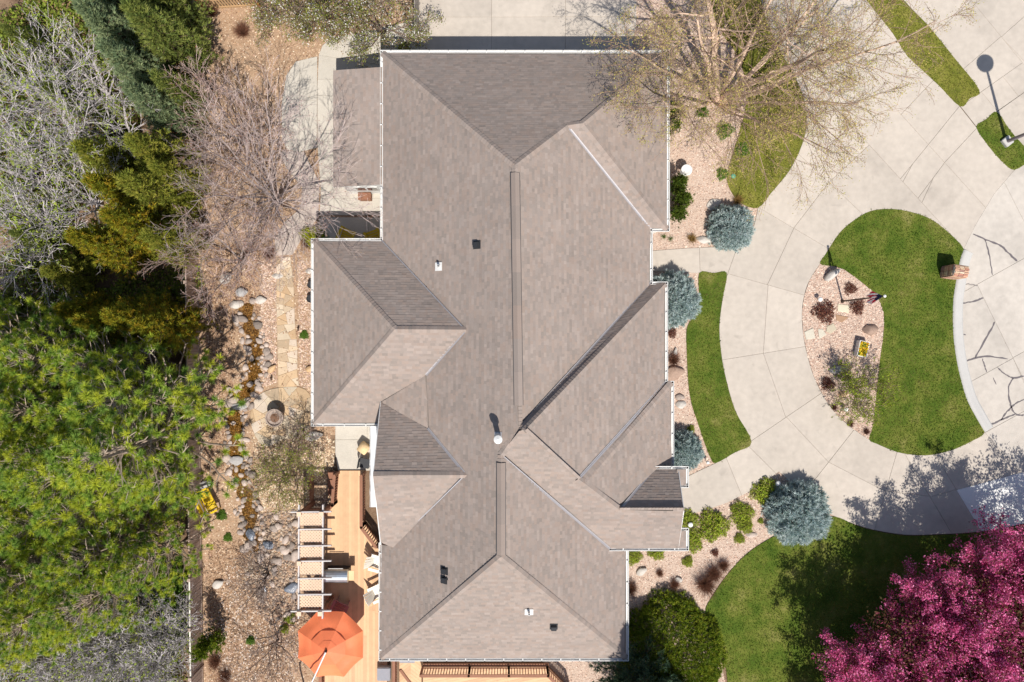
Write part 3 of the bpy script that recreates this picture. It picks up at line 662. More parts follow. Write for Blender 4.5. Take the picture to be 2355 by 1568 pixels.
# ================================================================== HOUSE
house = thing('house', 'large single storey house with taupe shingled hip roofs and white gutters', 'house', (0, 0, 0))
PT = 2 / 3.0
def plane_z(px, py, face, e, z0):
    X, Y = (px - 1177) / S, -(py - 784) / S
    if face in 'WE': xe = (e - 1177) / S * (1 - z0 / H)
    else: ye = -(e - 784) / S * (1 - z0 / H)
    if face == 'W': return (z0 + PT * (X - xe)) / (1 + PT * X / H)
    if face == 'E': return (z0 + PT * (xe - X)) / (1 - PT * X / H)
    if face == 'N': return (z0 + PT * (ye - Y)) / (1 - PT * Y / H)
    if face == 'S': return (z0 + PT * (Y - ye)) / (1 + PT * Y / H)
PL = {'N': ('N', 121, 2.8), 'W': ('W', 877, 2.8), 'E1': ('E', 1534, 2.8), 'S1': ('S', 528, 2.8), 'E2': ('E', 1496, 2.8), 'N2': ('N', 650, 2.8), 'E3': ('E', 1530, 2.8), 'N3': ('N', 878, 2.8), 'E4': ('E', 1544, 2.8),
      'S2': ('S', 1262, 3.35), 'E5': ('E', 1440, 2.8), 'S': ('S', 1514, 2.8), 'PN': ('N', 1077, 3.35), 'WW': ('W', 720, 2.8), 'WN': ('N', 551, 2.8), 'WS': ('S', 975, 2.8)}
def zz(px, py, *pl): return sum(plane_z(px, py, *PL[p]) for p in pl) / len(pl)
VX = {}
for nme, px, py, z in [('NW', 879, 122, 2.8), ('NE', 1533, 122, 2.8), ('A', 1184, 380, ('W', 'N')), ('B', 1303, 289, ('N', 'E2')), ('C', 1340, 284, ('N', 'E1')), ('n1', 1533, 527, 2.8), ('v1', 1495, 527, 2.8), ('v2', 1495, 651, 2.8),
                     ('D', 1193, 984, ('W', 'E2')), ('v3', 1529, 652, 2.8), ('F', 1207, 989, ('S2',)), ('v4', 1529, 879, 2.8), ('G', 1329, 1101, ('S2',)), ('v5', 1543, 880, 2.8), ('Hh', 1344, 1111, ('S2',)),
                     ('v6', 1543, 1085, 2.8), ('v6b', 1503, 1085, ('E4',)), ('v6c', 1503, 1078, 3.35), ('I', 1424, 1172, ('S2',)), ('Rr', 1572, 1172, ('S2',)), ('Re', 1559, 1078, 3.35), ('Rs', 1559, 1261, 3.35), ('J', 1402, 1261, 3.35), ('L', 1152, 1046, ('W', 'S2')),
                     ('v7', 1439, 1255, 2.8), ('SE', 1439, 1513, 2.8), ('M', 1152, 1279, ('W', 'E5', 'S')), ('SW', 876, 1513, 2.8), ('w1', 876, 1252, ('W',)), ('w2', 904, 1256, ('W',)), ('g1', 1072, 1092, 5.44), ('w3', 984, 985, ('W',)), ('w4', 875, 925, 3.52),
                     ('w5', 980, 862, ('W',)), ('g2', 1072, 758, 5.44), ('w6', 879, 552, 2.8), ('Q', 908, 757, 5.46), ('q0', 721, 552, 2.8), ('q1', 721, 974, 2.8), ('q2', 868, 974, 2.8), ('Pk', 858, 1092, 5.44), ('ws', 875, 1250, 3.5)]:
    VX[nme] = P(px, py, zz(px, py, *z) if isinstance(z, tuple) else z)
RF = {'N': ['NW', 'NE', 'C', 'B', 'A'], 'E1': ['NE', 'n1', 'C'], 'S1': ['C', 'n1', 'v1', 'B'], 'E2': ['A', 'B', 'v1', 'v2', 'D'], 'N2': ['v2', 'v3', 'F', 'D'], 'E3': ['v3', 'v4', 'G', 'F'], 'N3': ['v4', 'v5', 'Hh', 'G'],
      'E4': ['v5', 'v6', 'v6b', 'I', 'Hh'], 'PN': ['v6c', 'I', 'Rr', 'Re'], 'S2': ['D', 'F', 'G', 'Hh', 'I', 'Rr', 'Rs', 'J', 'L'], 'E5': ['L', 'J', 'v7', 'SE', 'M'], 'S': ['M', 'SE', 'SW'],
      'W': ['NW', 'A', 'D', 'L', 'M', 'SW', 'w1', 'w2', 'g1', 'w3', 'w5', 'g2', 'w6'], 'cricket': ['w3', 'w4', 'w5'], 'WS': ['q1', 'q2', 'w4', 'w5', 'g2', 'Q'], 'WN': ['q0', 'w6', 'g2', 'Q'], 'WW': ['q0', 'q1', 'Q'], 'GN': ['w4', 'w3', 'g1', 'Pk'], 'GS': ['Pk', 'g1', 'w2', 'ws']}
def newell(ps):
    n = Vector((0, 0, 0))
    for i in range(len(ps)): n += ps[i - 1].cross(ps[i])
    n.normalize(); return n if n.z > 0 else -n
SHC = 0.2 * np.array([(0.338, 0.288, 0.250)]) + 0.8 * np.array([(0.345, 0.290, 0.250), (0.320, 0.275, 0.240), (0.365, 0.305, 0.262), (0.295, 0.258, 0.226), (0.350, 0.285, 0.240), (0.330, 0.288, 0.255), (0.375, 0.320, 0.28)])
def shingles(ps, V, F, C, expo=0.132):
    n = newell(ps); u = Vector((0, 0, 1)).cross(n).normalized(); v = n.cross(u)
    if v.z < 0: v = -v; u = -u
    o = sum(ps, Vector()) / len(ps)
    q = [((p - o).dot(u), (p - o).dot(v)) for p in ps]
    vmin = min(b for a, b in q); vmax = max(b for a, b in q)
    def iv(t):
        xs = []
        for i in range(len(q)):
            (a1, b1), (a2, b2) = q[i - 1], q[i]
            if (b1 > t) != (b2 > t): xs.append(a1 + (t - b1) * (a2 - a1) / (b2 - b1))
        return sorted(xs)
    i = 0; t = vmin
    while t < vmax:
        t1 = min(t + expo, vmax); mid = iv((t + t1) / 2); lo = iv(t + 0.01 * (t1 - t)); hi = iv(t1 - 0.01 * (t1 - t))
        if len(lo) != len(mid): lo = mid
        if len(hi) != len(mid): hi = mid
        rowtone = rng.uniform(0.965, 1.035)
        for j in range(0, len(mid) - 1, 2):
            a0, b0, a1, b1 = lo[j], lo[j + 1], hi[j], hi[j + 1]
            s = min(a0, a1) - rng.random() * 0.25; e = max(b0, b1)
            while s < e:
                wd = rng.uniform(0.10, 0.30); s2 = s + wd
                c = [min(max(s, a0), b0), min(max(s2, a0), b0), min(max(s2, a1), b1), min(max(s, a1), b1)]
                if c[1] - c[0] > 0.004 or c[2] - c[3] > 0.004:
                    h = 0.017 if rng.random() < 0.5 else 0.010; g = 0.006
                    k = len(V)
                    for (x, y, z) in ((c[0], t, h), (c[1], t, h), (c[2], t1 + 0.01, 0.004), (c[3], t1 + 0.01, 0.004), (c[0], t, -0.012), (c[1], t, -0.012)):
                        V.append(o + u * x + v * y + n * z)
                    F += [(k, k + 1, k + 2, k + 3), (k + 4, k + 5, k + 1, k)]
                    cc = SHC[rng.integers(0, len(SHC))] * rng.uniform(0.95, 1.05) * rowtone; C += [cc] * 6
                s = s2
        t = t1; i += 1
def roof_part(parent, faces, label=None):
    roof = MB()
    for ps in faces:
        n = newell(ps); o_ = sum(ps, Vector()) / len(ps)
        roof.add([p - n * ((p - o_).dot(n) + 0.03) for p in ps], [tuple(range(len(ps)))])
    ro = roof.build('roof', mt['roofdeck'], parent)
    for ps in faces:
        V, F, C = [], [], []
        shingles(ps, V, F, C)
        o = link('shingles', np_mesh('shingles', [tuple(a) for a in V], F, np.array(C)), mt['shingle'], ro); o['kind'] = 'stuff'
    return ro
FACES = {k: [VX[a] for a in v] for k, v in RF.items()}
NORM = {k: newell(v) for k, v in FACES.items()}
CEN = {k: sum(v, Vector()) / len(v) for k, v in FACES.items()}
roof = roof_part(house, list(FACES.values()))

def edge_info(a, b, f):
    A, B = VX[a], VX[b]
    if B.z < A.z: A, B = B, A
    e = (B - A).normalized(); w_ = NORM[f].cross(e).normalized()
    if w_.dot(CEN[f] - (A + B) / 2) < 0: w_ = -w_
    return A, B, e, w_
V, F, C = [], [], []
for a, b, f1, f2 in [('NW', 'A', 'W', 'N'), ('NE', 'C', 'N', 'E1'), ('A', 'B', 'N', 'E2'), ('B', 'C', 'N', 'S1'), ('n1', 'C', 'E1', 'S1'), ('v3', 'F', 'N2', 'E3'), ('F', 'G', 'E3', 'S2'), ('v5', 'Hh', 'N3', 'E4'), ('G', 'Hh', 'N3', 'S2'), ('Hh', 'I', 'E4', 'S2'),
                     ('SW', 'M', 'W', 'S'), ('SE', 'M', 'E5', 'S'), ('A', 'D', 'W', 'E2'), ('D', 'L', 'W', 'S2'), ('L', 'M', 'W', 'E5'), ('q0', 'Q', 'WW', 'WN'), ('q1', 'Q', 'WW', 'WS'), ('Q', 'g2', 'WN', 'WS'), ('Pk', 'g1', 'GN', 'GS'), ('I', 'Rr', 'PN', 'S2'), ('D', 'F', 'N2', 'S2')]:
    A, B, e, w1 = edge_info(a, b, f1); _, _, _, w2 = edge_info(a, b, f2)
    up = (NORM[f1] + NORM[f2]).normalized(); L = (B - A).length; t = 0
    while t < L:
        t1 = min(t + 0.15, L); k = len(V); lf, lb = 0.045, 0.028
        for s_, l_ in ((t, lf), (t1 + 0.02, lb)):
            p = A + e * s_
            V += [p + w1 * 0.15 + NORM[f1] * (l_ - 0.006), p + up * (l_ + 0.012), p + w2 * 0.15 + NORM[f2] * (l_ - 0.006)]
        V += [A + e * t + w1 * 0.15, A + e * t + up * 0.0, A + e * t + w2 * 0.15]
        F += [(k, k + 1, k + 4, k + 3), (k + 1, k + 2, k + 5, k + 4), (k + 6, k + 7, k + 1, k), (k + 7, k + 8, k + 2, k + 1)]
        C += [SHC[rng.integers(0, len(SHC))] * rng.uniform(0.96, 1.08)] * 9
        t = t1
o = link('ridge_caps', np_mesh('ridge_caps', [tuple(a) for a in V], F, np.array(C)), mt['shingle'], roof); o['kind'] = 'stuff'
for a, b, f1, f2 in [('v1', 'B', 'E2', 'S1'), ('v2', 'D', 'E2', 'N2'), ('v4', 'G', 'E3', 'N3'), ('J', 'L', 'S2', 'E5'), ('v6c', 'I', 'PN', 'E4'), ('w6', 'g2', 'W', 'WN'), ('w5', 'g2', 'W', 'WS'), ('w3', 'g1', 'W', 'GN'), ('w2', 'g1', 'W', 'GS')]:
    A, B, e, w1 = edge_info(a, b, f1); _, _, _, w2 = edge_info(a, b, f2)
    up = (NORM[f1] + NORM[f2]).normalized(); m = MB(); rows = []
    wd = 0.07
    for p in (A, B - e * 0.12):
        rows.append([p + w1 * wd + NORM[f1] * 0.026, p + w1 * 0.022 + NORM[f1] * 0.022, p + up * 0.045, p + w2 * 0.022 + NORM[f2] * 0.022, p + w2 * wd + NORM[f2] * 0.026])
    m.add(rows[0] + rows[1], [(i, i + 1, i + 6, i + 5) for i in range(4)]); m.build('valley_flashing', mt['valley'], roof)
# ridge vents
for (x, y0, y1, fa, fb, A, B) in [(1183, 397, 932, 'W', 'E2', 'A', 'D'), (1152, 1064, 1276, 'W', 'E5', 'L', 'M')]:
    za = VX[A].z; zb = VX[B].z
    p0 = P(x, y0, za + 0.0); p1 = P(x, y1, zb + 0.0)
    f0 = (VX[B] - VX[A]); t0 = (p0.y - VX[A].y) / f0.y; t1 = (p1.y - VX[A].y) / f0.y
    p0 = VX[A] + f0 * max(t0, 0.01); p1 = VX[A] + f0 * min(t1, 0.99)
    m = MB(); sd_ = MB(); N = max(2, int((p1 - p0).length / 1.2))
    wl, wr = Vector((-0.17, 0, -0.113)), Vector((0.17, 0, -0.113))
    for i in range(N):
        a = p0 + (p1 - p0) * (i / N); b = p0 + (p1 - p0) * ((i + 1) / N); u = Vector((0, 0, 0.10)); c = SHC[i % len(SHC)] * 0.95
        m.add([a + wl + u, a + u, a + wr + u, b + wl + u, b + u, b + wr + u], [(0, 1, 4, 3), (1, 2, 5, 4)], tuple(c))
    u2 = Vector((0, 0, 0.10)); dn = Vector((0, 0, -0.005))
    for w_ in (wl, wr): sd_.beam(p0 + w_ * 1.06 + Vector((0, 0, 0.055)), p1 + w_ * 1.06 + Vector((0, 0, 0.055)), 0.022, 0.075)
    for p in (p0, p1): sd_.add([p + wl, p + wl + u2, p + u2, p + wr + u2, p + wr], [(0, 1, 2, 3, 4)])
    vo = m.build('ridge_vent', mt['shingle'], roof); sd_.build('vent_edge', mt['black'], roof)
# walls
for (x0, y0, x1, y1, ins, hgt) in [(879, 121, 1534, 528, 0.50, 2.72), (879, 440, 1496, 1010, 0.52, 2.71), (876, 990, 1440, 1514, 0.51, 2.73), (1200, 652, 1530, 1075, 0.53, 2.70), (720, 551, 960, 975, 0.49, 2.74), (1300, 870, 1544, 1075, 0.54, 2.69), (1250, 1085, 1545, 1262, 0.56, 3.2)]:
    a = P(x0, y0, 2.8); b = P(x1, y1, 2.8); m = MB()
    m.prism([(a.x + ins, b.y + ins), (b.x - ins, b.y + ins), (b.x - ins, a.y - ins), (a.x + ins, a.y - ins)], 0.0, hgt); m.build('wall', mt['siding'], house)
g = MB()   # gable walls
gx = VX['Pk'].x + 0.10; g.add([(gx, VX['w4'].y, 2.4), (gx, VX['w4'].y, VX['w4'].z - 0.1), (gx, VX['Pk'].y, VX['Pk'].z - 0.12), (gx, VX['ws'].y, VX['ws'].z - 0.1), (gx, VX['ws'].y, 2.4)], [(0, 1, 2, 3, 4)]); g.build('gable_wall', mt['siding'], house)
g = MB(); gx = VX['Rr'].x - 0.12
g.add([(gx, VX['Re'].y, 2.9), (gx, VX['Re'].y, 3.25), (gx, VX['Rr'].y, 4.48), (gx, VX['Rs'].y, 3.25), (gx, VX['Rs'].y, 2.9)], [(0, 1, 2, 3, 4)]); g.build('gable_wall', mt['siding'], house)
# rake boards
for a, b in (('Pk', 'w4'), ('Pk', 'ws'), ('Rr', 'Re'), ('Rr', 'Rs')):
    g = MB(); g.beam(VX[a] + Vector((0, 0, -0.06)), VX[b] + Vector((0, 0, -0.06)), 0.03, 0.16); g.build('rake_board', mt['white'], house)
# porch eave returns and porch posts
for (ya, yb) in ((1079, 1116), (1220, 1260)):
    m = MB(); z = 3.35; a, b, c, d = P(1556, ya, z + 0.14), P(1577, ya, z), P(1577, yb, z), P(1556, yb, z + 0.14)
    ro_ = roof_part(house, [[a, b, c, d]])
for (x, y) in ((1555, 1095), (1555, 1245)):
    m = MB(); p = P(x, y, 3.2); m.box((p.x - 0.1, p.y, 1.62), (0.24, 0.24, 3.2)); m.build('porch_post', mt['white'], house)
# gutters
def gutter(run, z):
    for (a, b) in zip(run[:-1], run[1:]):
        A, B = P(*a, z), P(*b, z); d = (B - A).normalized(); n = Vector((d.y, -d.x, 0)); m = MB()
        A2, B2 = A - d * 0.05, B + d * 0.05
        m.beam(A2 + n * 0.052 + Vector((0, 0, -0.02)), B2 + n * 0.052 + Vector((0, 0, -0.02)), 0.024, 0.12)
        m.beam(A2 - n * 0.052 + Vector((0, 0, -0.022)), B2 - n * 0.052 + Vector((0, 0, -0.022)), 0.012, 0.10)
        m.beam(A2 + Vector((0, 0, -0.075)), B2 + Vector((0, 0, -0.075)), 0.10, 0.012)
        go = m.build('gutter', mt['white'], house)
        L = (B - A).length; k = max(1, int(L / 0.85)); h = MB()
        for i in range(k):
            if L < 1.0: continue
            p = A + d * (L * (i + 0.5) / k); h.beam(p - n * 0.06 + Vector((0, 0, 0.03)), p + n * 0.062 + Vector((0, 0, 0.03)), 0.045, 0.02)
        if h.v: h.build('gutter_hangers', mt['white'], go)['kind'] = 'stuff'
# runs ordered so the outer lip (n = right of travel) faces away from the house
gutter([(877, 119), (877, 551), (718, 551), (718, 977), (866, 977)][::-1], 2.8)
gutter([(877, 119), (1536, 119), (1536, 529), (1497, 529), (1497, 651), (1532, 651), (1532, 879), (1546, 879), (1546, 1072)][::-1], 2.8)
gutter([(874, 1250), (874, 1516), (1442, 1516), (1442, 1266)], 2.8)
gutter([(1403, 1263), (1580, 1263), (1580, 1217), (1566, 1217)], 3.35)
gutter([(1508, 1075), (1580, 1075), (1580, 1118), (1563, 1118)][::-1], 3.35)
# vents and flues on the roof
def on_roof(px, py, pl): return P(px, py, zz(px, py, pl)), NORM[pl]
for px, py, pl, kind in [(1097, 563, 'W', 'box'), (1023, 1312, 'W', 'box'), (1023, 1333, 'W', 'box'), (1273, 1440, 'S', 'box'), (1009, 613, 'W', 'pipe'), (1216, 1406, 'S', 'pipe'), (1146, 1003, 'W', 'flue')]:
    p, n = on_roof(px, py, pl); M3 = n.to_track_quat('Z', 'Y').to_matrix().to_4x4()
    vt_ = MB()
    def place(mb): mb.v = [tuple(p + (M3 @ Vector(v))) for v in mb.v]; return mb
    if kind == 'box':
        f_ = MB(); f_.box((0, 0, 0.02), (0.34, 0.36, 0.02)); b_ = MB(); b_.box((0, 0, 0.09), (0.24, 0.26, 0.14))
        q = place(b_).build('roof_vent', mt['black'], roof, bevel=0.02)
        place(f_).build('vent_flashing', mt['black'], roof)
    else:
        f_ = MB(); f_.box((0, 0, 0.025), (0.36, 0.36, 0.02)); place(f_).build('vent_flashing', mt['valley' if kind == 'flue' else 'white'], roof)
        hgt = 0.95 if kind == 'flue' else 0.36; r_ = 0.11 if kind == 'flue' else 0.055
        t_ = MB(); t_.lathe(p, [(r_ * 1.5, -0.05), (r_, 0.12), (r_, hgt)], 14); tb = t_.build('vent_pipe', mt['white'], roof, smooth=False)
        if kind == 'flue':
            c_ = MB(); c_.lathe(p + Vector((0, 0, hgt)), [(0.15, -0.02), (0.17, 0.02), (0.17, 0.16), (0.03, 0.24)], 16); c_.build('flue_cap', mt['white'], roof)
        else:
            c_ = MB(); c_.lathe(p + Vector((0, 0, hgt)), [(0.04, -0.02), (0.04, 0.004)], 12); c_.build('pipe_opening', mt['black'], roof)

# lower side wing
wing = thing('side_shed', 'low shingled lean-to with white end wall on the west side of the house', 'shed', P(820, 300, 0))
a, b, c, d = P(766, 162, 2.25), P(882, 154, 2.78), P(882, 424, 2.78), P(766, 430, 2.25)
roof_part(wing, [[a, b, c, d]])
wl = MB(); wl.prism([(a.x + 0.35, d.y + 0.10), (c.x, d.y + 0.10), (c.x, a.y - 0.3), (a.x + 0.35, a.y - 0.3)], 0, 2.2); wl.build('wall', mt['white'], wing)
tr = MB(); tr.beam(d + Vector((0, 0.02, -0.09)), c + Vector((0, 0.02, -0.09)), 0.03, 0.15); tr.build('rake_board', mt['white'], wing)
yw = d.y + 0.10 - 0.012
wx0, wx1 = P(812, 432, 1.9).x, P(866, 432, 1.9).x
wf = MB(); wf.box(((wx0 + wx1) / 2, yw, 1.45), (wx1 - wx0, 0.05, 0.75)); wo_ = wf.build('window', mt['white'], wing)
for i in range(2):
    pw = (wx1 - wx0) / 2 - 0.1; pn = MB(); pn.box((wx0 + (wx1 - wx0) * (0.25 + 0.5 * i), yw - 0.03, 1.45), (pw, 0.02, 0.60)); pn.build('pane', mt['glass'], wo_)
ch = thing('wooden_chest', 'brown wooden chest against the white wall of the lean-to', 'chest', P(843, 444, 0))
cp = P(843, 443, 0); m = MB(); m.box((cp.x, yw - 0.2, 0.33), (0.58, 0.32, 0.44)); m.build('body', mt['rail'], ch, bevel=0.01); m = MB(); m.box((cp.x, yw - 0.2, 0.575), (0.62, 0.36, 0.05)); m.build('lid', mt['rail'], ch, bevel=0.01)

# ================================================================== DECK, PERGOLA, FURNITURE
def planks(root, poly, ang, wd, z, mat, th=0.035, joints=0.35, seed=1, name='deck_board', gap=0.004):
    rnd = random.Random(seed); d = (math.cos(ang), math.sin(ang)); n = (-d[1], d[0])
    c = centroid(poly); R_ = 14; segs = []
    k = -int(8 / wd)
    pcs = [poly]
    lo = min((p[0] - c[0]) * n[0] + (p[1] - c[1]) * n[1] for p in poly); hi = max((p[0] - c[0]) * n[0] + (p[1] - c[1]) * n[1] for p in poly)
    t = lo + wd
    while t < hi - 0.02:
        nxt = []
        for p in pcs:
            # find a point of the cut line inside this piece
            done = False
            ts = [(q[0] - c[0]) * d[0] + (q[1] - c[1]) * d[1] for q in p]
            for f in (0.5, 0.25, 0.75, 0.1, 0.9):
                s_ = min(ts) + (max(ts) - min(ts)) * f; m_ = (c[0] + n[0] * t + d[0] * s_, c[1] + n[1] * t + d[1] * s_)
                r = split_poly(p, (m_[0] - d[0] * .01, m_[1] - d[1] * .01), (m_[0] + d[0] * .01, m_[1] + d[1] * .01))
                if len(r) == 2: nxt += r; done = True; break
            if not done: nxt.append(p)
        pcs = nxt; t += wd
    fin = []
    for p in pcs:
        ts = [(q[0] - c[0]) * d[0] + (q[1] - c[1]) * d[1] for q in p]; L = max(ts) - min(ts)
        if L > 3 and joints:
            s_ = min(ts) + L * rnd.uniform(0.3, 0.7); cc = centroid(p); o_ = (cc[0] - c[0]) * n[0] + (cc[1] - c[1]) * n[1]
            m_ = (c[0] + n[0] * o_ + d[0] * s_, c[1] + n[1] * o_ + d[1] * s_)
            fin += split_poly(p, (m_[0] - n[0] * .01, m_[1] - n[1] * .01), (m_[0] + n[0] * .01, m_[1] + n[1] * .01))
        else: fin.append(p)
    for p in fin:
        p = clean(p, 0.004)
        if len(p) < 3 or abs(area(p)) < 0.003: continue
        link(name, slab_mesh(name, p, z, th, gap, 0.006), mat, root)
DZ = 0.24
deckpoly = [(778, 1082), (838, 1082), (838, 1203), (874, 1247), (890, 1250), (890, 1700), (742, 1700), (742, 1182), (752, 1175), (773, 1153)]
deck = thing('wooden_deck', 'golden plank deck along the west side of the house', 'deck', P(800, 1300, 0))
m = MB(); m.prism(pts(deckpoly, 0.2), 0.0, DZ - 0.05); m.build('deck_base', mt['rail'], deck)
planks(deck, pts(deckpoly, DZ), math.pi / 2, 0.142, DZ, mt['deck'], seed=4)
def railing(name, label, run, z, h=0.98, mat='rail', post_at=None, group=None):
    a0 = P(*run[0], z); t = thing(name, label, 'railing', (a0.x, a0.y, z), group)
    for (a, b) in zip(run[:-1], run[1:]):
        A, B = P(*a, z), P(*b, z); d = (B - A); L = d.length; d.normalize()
        m = MB(); m.beam(A + Vector((0, 0, h)), B + Vector((0, 0, h)), 0.14, 0.04); m.build('top_rail', mt[mat], t)
        m = MB(); m.beam(A + Vector((0, 0, 0.12)), B + Vector((0, 0, 0.12)), 0.045, 0.07); m.build('bottom_rail', mt[mat], t)
        k = max(2, int(L / 0.125)); bme = None
        for i in range(1, k):
            p = A + d * (L * i / k)
            if bme is None:
                mm = MB(); mm.box((0, 0, h / 2 + 0.06), (0.038, 0.038, h - 0.14)); bme = mm.mesh('baluster'); bme.materials.append(mt[mat])
            o = link('baluster', bme, None, t); o.location = p
        for q in (A, B):
            m = MB(); m.box((q.x, q.y, z + h / 2), (0.10, 0.10, h + 0.06)); m.build('post', mt[mat], t)
    return t
railing('deck_railing', 'redwood railing on the east edge of the deck beside the white cover', [(839, 1086), (839, 1202), (872, 1246)], DZ)
railing('deck_railing', 'short redwood railing at the north-west corner of the deck', [(779, 1086), (774, 1153), (753, 1176)], DZ)
railing('deck_railing', 'redwood railing behind the pergola on the west deck edge', [(748, 1182), (746, 1420)], DZ, 0.85)
railing('deck_railing', 'redwood railing at the deck edge below the orange umbrella', [(746, 1424), (746, 1640)], DZ, 0.85)
# lattice skirt by the steps
def lattice(parent, A, u, v, Lu, Lv, n, sp=0.085, sw_=0.042, mat='lattice', th=0.008):
    m = MB()
    for s_ in (1, -1):
        c = -Lv
        while c < Lu + Lv:
            # line from (c,0) direction (s,1)
            p0 = [c if s_ > 0 else c + 0.0, 0.0]; p1 = [c + s_ * Lv, Lv]
            if s_ < 0: p0 = [c + Lv * 0 , 0.0]; p1 = [c - Lv, Lv]
            (x0, y0), (x1, y1) = p0, p1
            # clip to 0..Lu
            def clip(x0, y0, x1, y1):
                t0, t1 = 0.0, 1.0; dx = x1 - x0
                for lo_, hi_ in ((0, Lu),):
                    ta, tb = (lo_ - x0) / dx, (hi_ - x0) / dx
                    if ta > tb: ta, tb = tb, ta
                    t0, t1 = max(t0, ta), min(t1, tb)
                return (t0, t1)
            t0, t1 = clip(x0, y0, x1, y1)
            if t1 - t0 > 0.05:
                a = A + u * (x0 + (x1 - x0) * t0) + v * (y0 + (y1 - y0) * t0) + n * (th * 0.6 * s_); b = A + u * (x0 + (x1 - x0) * t1) + v * (y0 + (y1 - y0) * t1) + n * (th * 0.6 * s_)
                m.beam(a, b, sw_, th, n)
            c += sp * 1.414
    o = m.build('lattice_panel', mt[mat], parent); o['kind'] = 'stuff'; return o
pg = thing('pergola', 'pale grey pergola with lattice roof panels beside the deck', 'pergola', P(740, 1290, 0))
PZ = 2.5
for x, nm in ((688, 'beam'), (743, 'beam')):
    m = MB(); m.beam(P(x, 1160, PZ), P(x - 1, 1421, PZ), 0.06, 0.17); m.build('beam', mt['greywood'], pg)
ys = [1177, 1217, 1255, 1290, 1330, 1367, 1405]
for i, y in enumerate(ys):
    x0, x1 = (669, 762) if i in (0, 6) else (686, 762)
    m = MB(); m.beam(P(x0, y, PZ + 0.10), P(x1, y - 1, PZ + 0.10), 0.05, 0.14); m.build('rafter', mt['greywood'], pg)
for i in range(6):
    A = P(690, ys[i] + 3, PZ - 0.03); B = P(741, ys[i] + 3, PZ - 0.03); Cc = P(690, ys[i + 1] - 8, PZ - 0.03)
    lattice(pg, A, Vector((1, 0, 0)), Vector((0, -1, 0)), (B - A).length, (Cc - A).length, Vector((0, 0, 1)), 0.10, 0.062)
for x, y in ((690, 1180), (690, 1293), (690, 1408), (738, 1408), (741, 1180)):
    p = P(x, y, PZ); m = MB(); m.box((p.x, p.y, PZ / 2 + 0.06), (0.15, 0.15, PZ + 0.12)); po = m.build('post', mt['rail'], pg); m = MB(); m.box((p.x, p.y, PZ + 0.20), (0.20, 0.20, 0.03)); m.build('post_cap', mt['lattice'], po)
A = P(702, 1168, 0.1); t_ = thing('lattice_screen', 'brown lattice screen in shade north of the pergola', 'lattice', A)
lattice(t_, A, (P(752, 1168, .1) - A).normalized(), Vector((0, 0, 1)), (P(752, 1168, .1) - A).length, 0.9, Vector((0, -1, 0)), 0.10, 0.045, 'rail')
A = P(722, 1090, 0.1); t_ = thing('lattice_screen', 'dark lattice screen behind the bushy shrub by the deck steps', 'lattice', A)
lattice(t_, A, Vector((0, -1, 0)), Vector((0, 0, 1)), 1.5, 0.9, Vector((1, 0, 0)), 0.10, 0.045, 'rail')
for i in range(3):
    p = P(764, 1092 + i * 20, 0.2); m = MB(); m.box((p.x, p.y, 0.2 - 0.05 * i), (0.45, 0.36, 0.06)); setp(m.build('step', mt['rail']), ['uppermost', 'middle', 'lowest'][i] + ' redwood step beside the north-west deck railing', 'step', 'deck steps')

# umbrella
ub = P(705, 1610, DZ); uc = P(755, 1489, 2.7)
um = thing('patio_umbrella', 'orange octagonal cantilever umbrella over the deck', 'umbrella', (ub.x, ub.y, DZ))
rim, ap = 2.30, 3.02; rr = 1.60
um_mesh = MB(); tiers = []
for j in range(8):
    a0, a1 = R(22.5 + 45 * j), R(22.5 + 45 * (j + 1)); m = MB(); V = []; F = []
    k = 0
    def prof(t): return ap - (ap - rim) * (t ** 1.18)
    N = 8
    for i in range(N + 1):
        t = 0.06 + 0.94 * i / N
        for s_ in range(5):
            f = s_ / 4; a = a0 + (a1 - a0) * f
            ch = math.cos(R(22.5)) / math.cos(a - (a0 + a1) / 2)
            sag = 0.115 * math.sin(math.pi * f) * t * (0.5 + 0.5 * math.sin(i * 1.7 + j)) + 0.05 * t * math.sin(math.pi * f)
            r_ = rr * t * ch * (1 - 0.02 * math.sin(math.pi * f) * (i == N))
            V.append((uc.x + r_ * math.cos(a), uc.y + r_ * math.sin(a), prof(t) - sag))
    for i in range(N):
        for s_ in range(4): F.append((i * 5 + s_, (i + 1) * 5 + s_, (i + 1) * 5 + s_ + 1, i * 5 + s_ + 1))
    m.add(V, F); m.build('canopy_panel', mt['orange'], um, smooth=True)
    m = MB(); m.tube([(uc.x + rr * t * math.cos(a0), uc.y + rr * t * math.sin(a0), prof(t) - 0.03) for t in (0.04, 0.35, 0.7, 0.99)], 0.012, 6); m.build('rib', mt['darkmetal'], um)
for (t0, t1, dz) in ((0.0, 0.27, 0.075), (0.22, 0.52, 0.035)):
    m = MB(); V = []; F = []
    for i in range(4):
        t = t0 + (t1 - t0) * i / 3
        for j in range(8):
            a = R(22.5 + 45 * j); r_ = rr * max(t, 0.02); V.append((uc.x + r_ * math.cos(a), uc.y + r_ * math.sin(a), ap - (ap - rim) * (t ** 1.18) + dz * (1 - 0.35 * i / 3)))
    for i in range(3):
        for j in range(8): F.append((i * 8 + j, (i + 1) * 8 + j, (i + 1) * 8 + (j + 1) % 8, i * 8 + (j + 1) % 8))
    m.add(V, F); m.build('vent_flap', mt['orange'], um)
m = MB(); m.lathe((uc.x, uc.y, ap), [(0.05, 0.02), (0.055, 0.16), (0.02, 0.20)], 10); m.build('hub', mt['darkmetal'], um)
m = MB(); m.tube([(ub.x, ub.y, DZ), (ub.x, ub.y, 2.2), (ub.x + 0.02, ub.y + 0.1, 2.7)], 0.045, 8); m.build('mast', mt['white'], um)
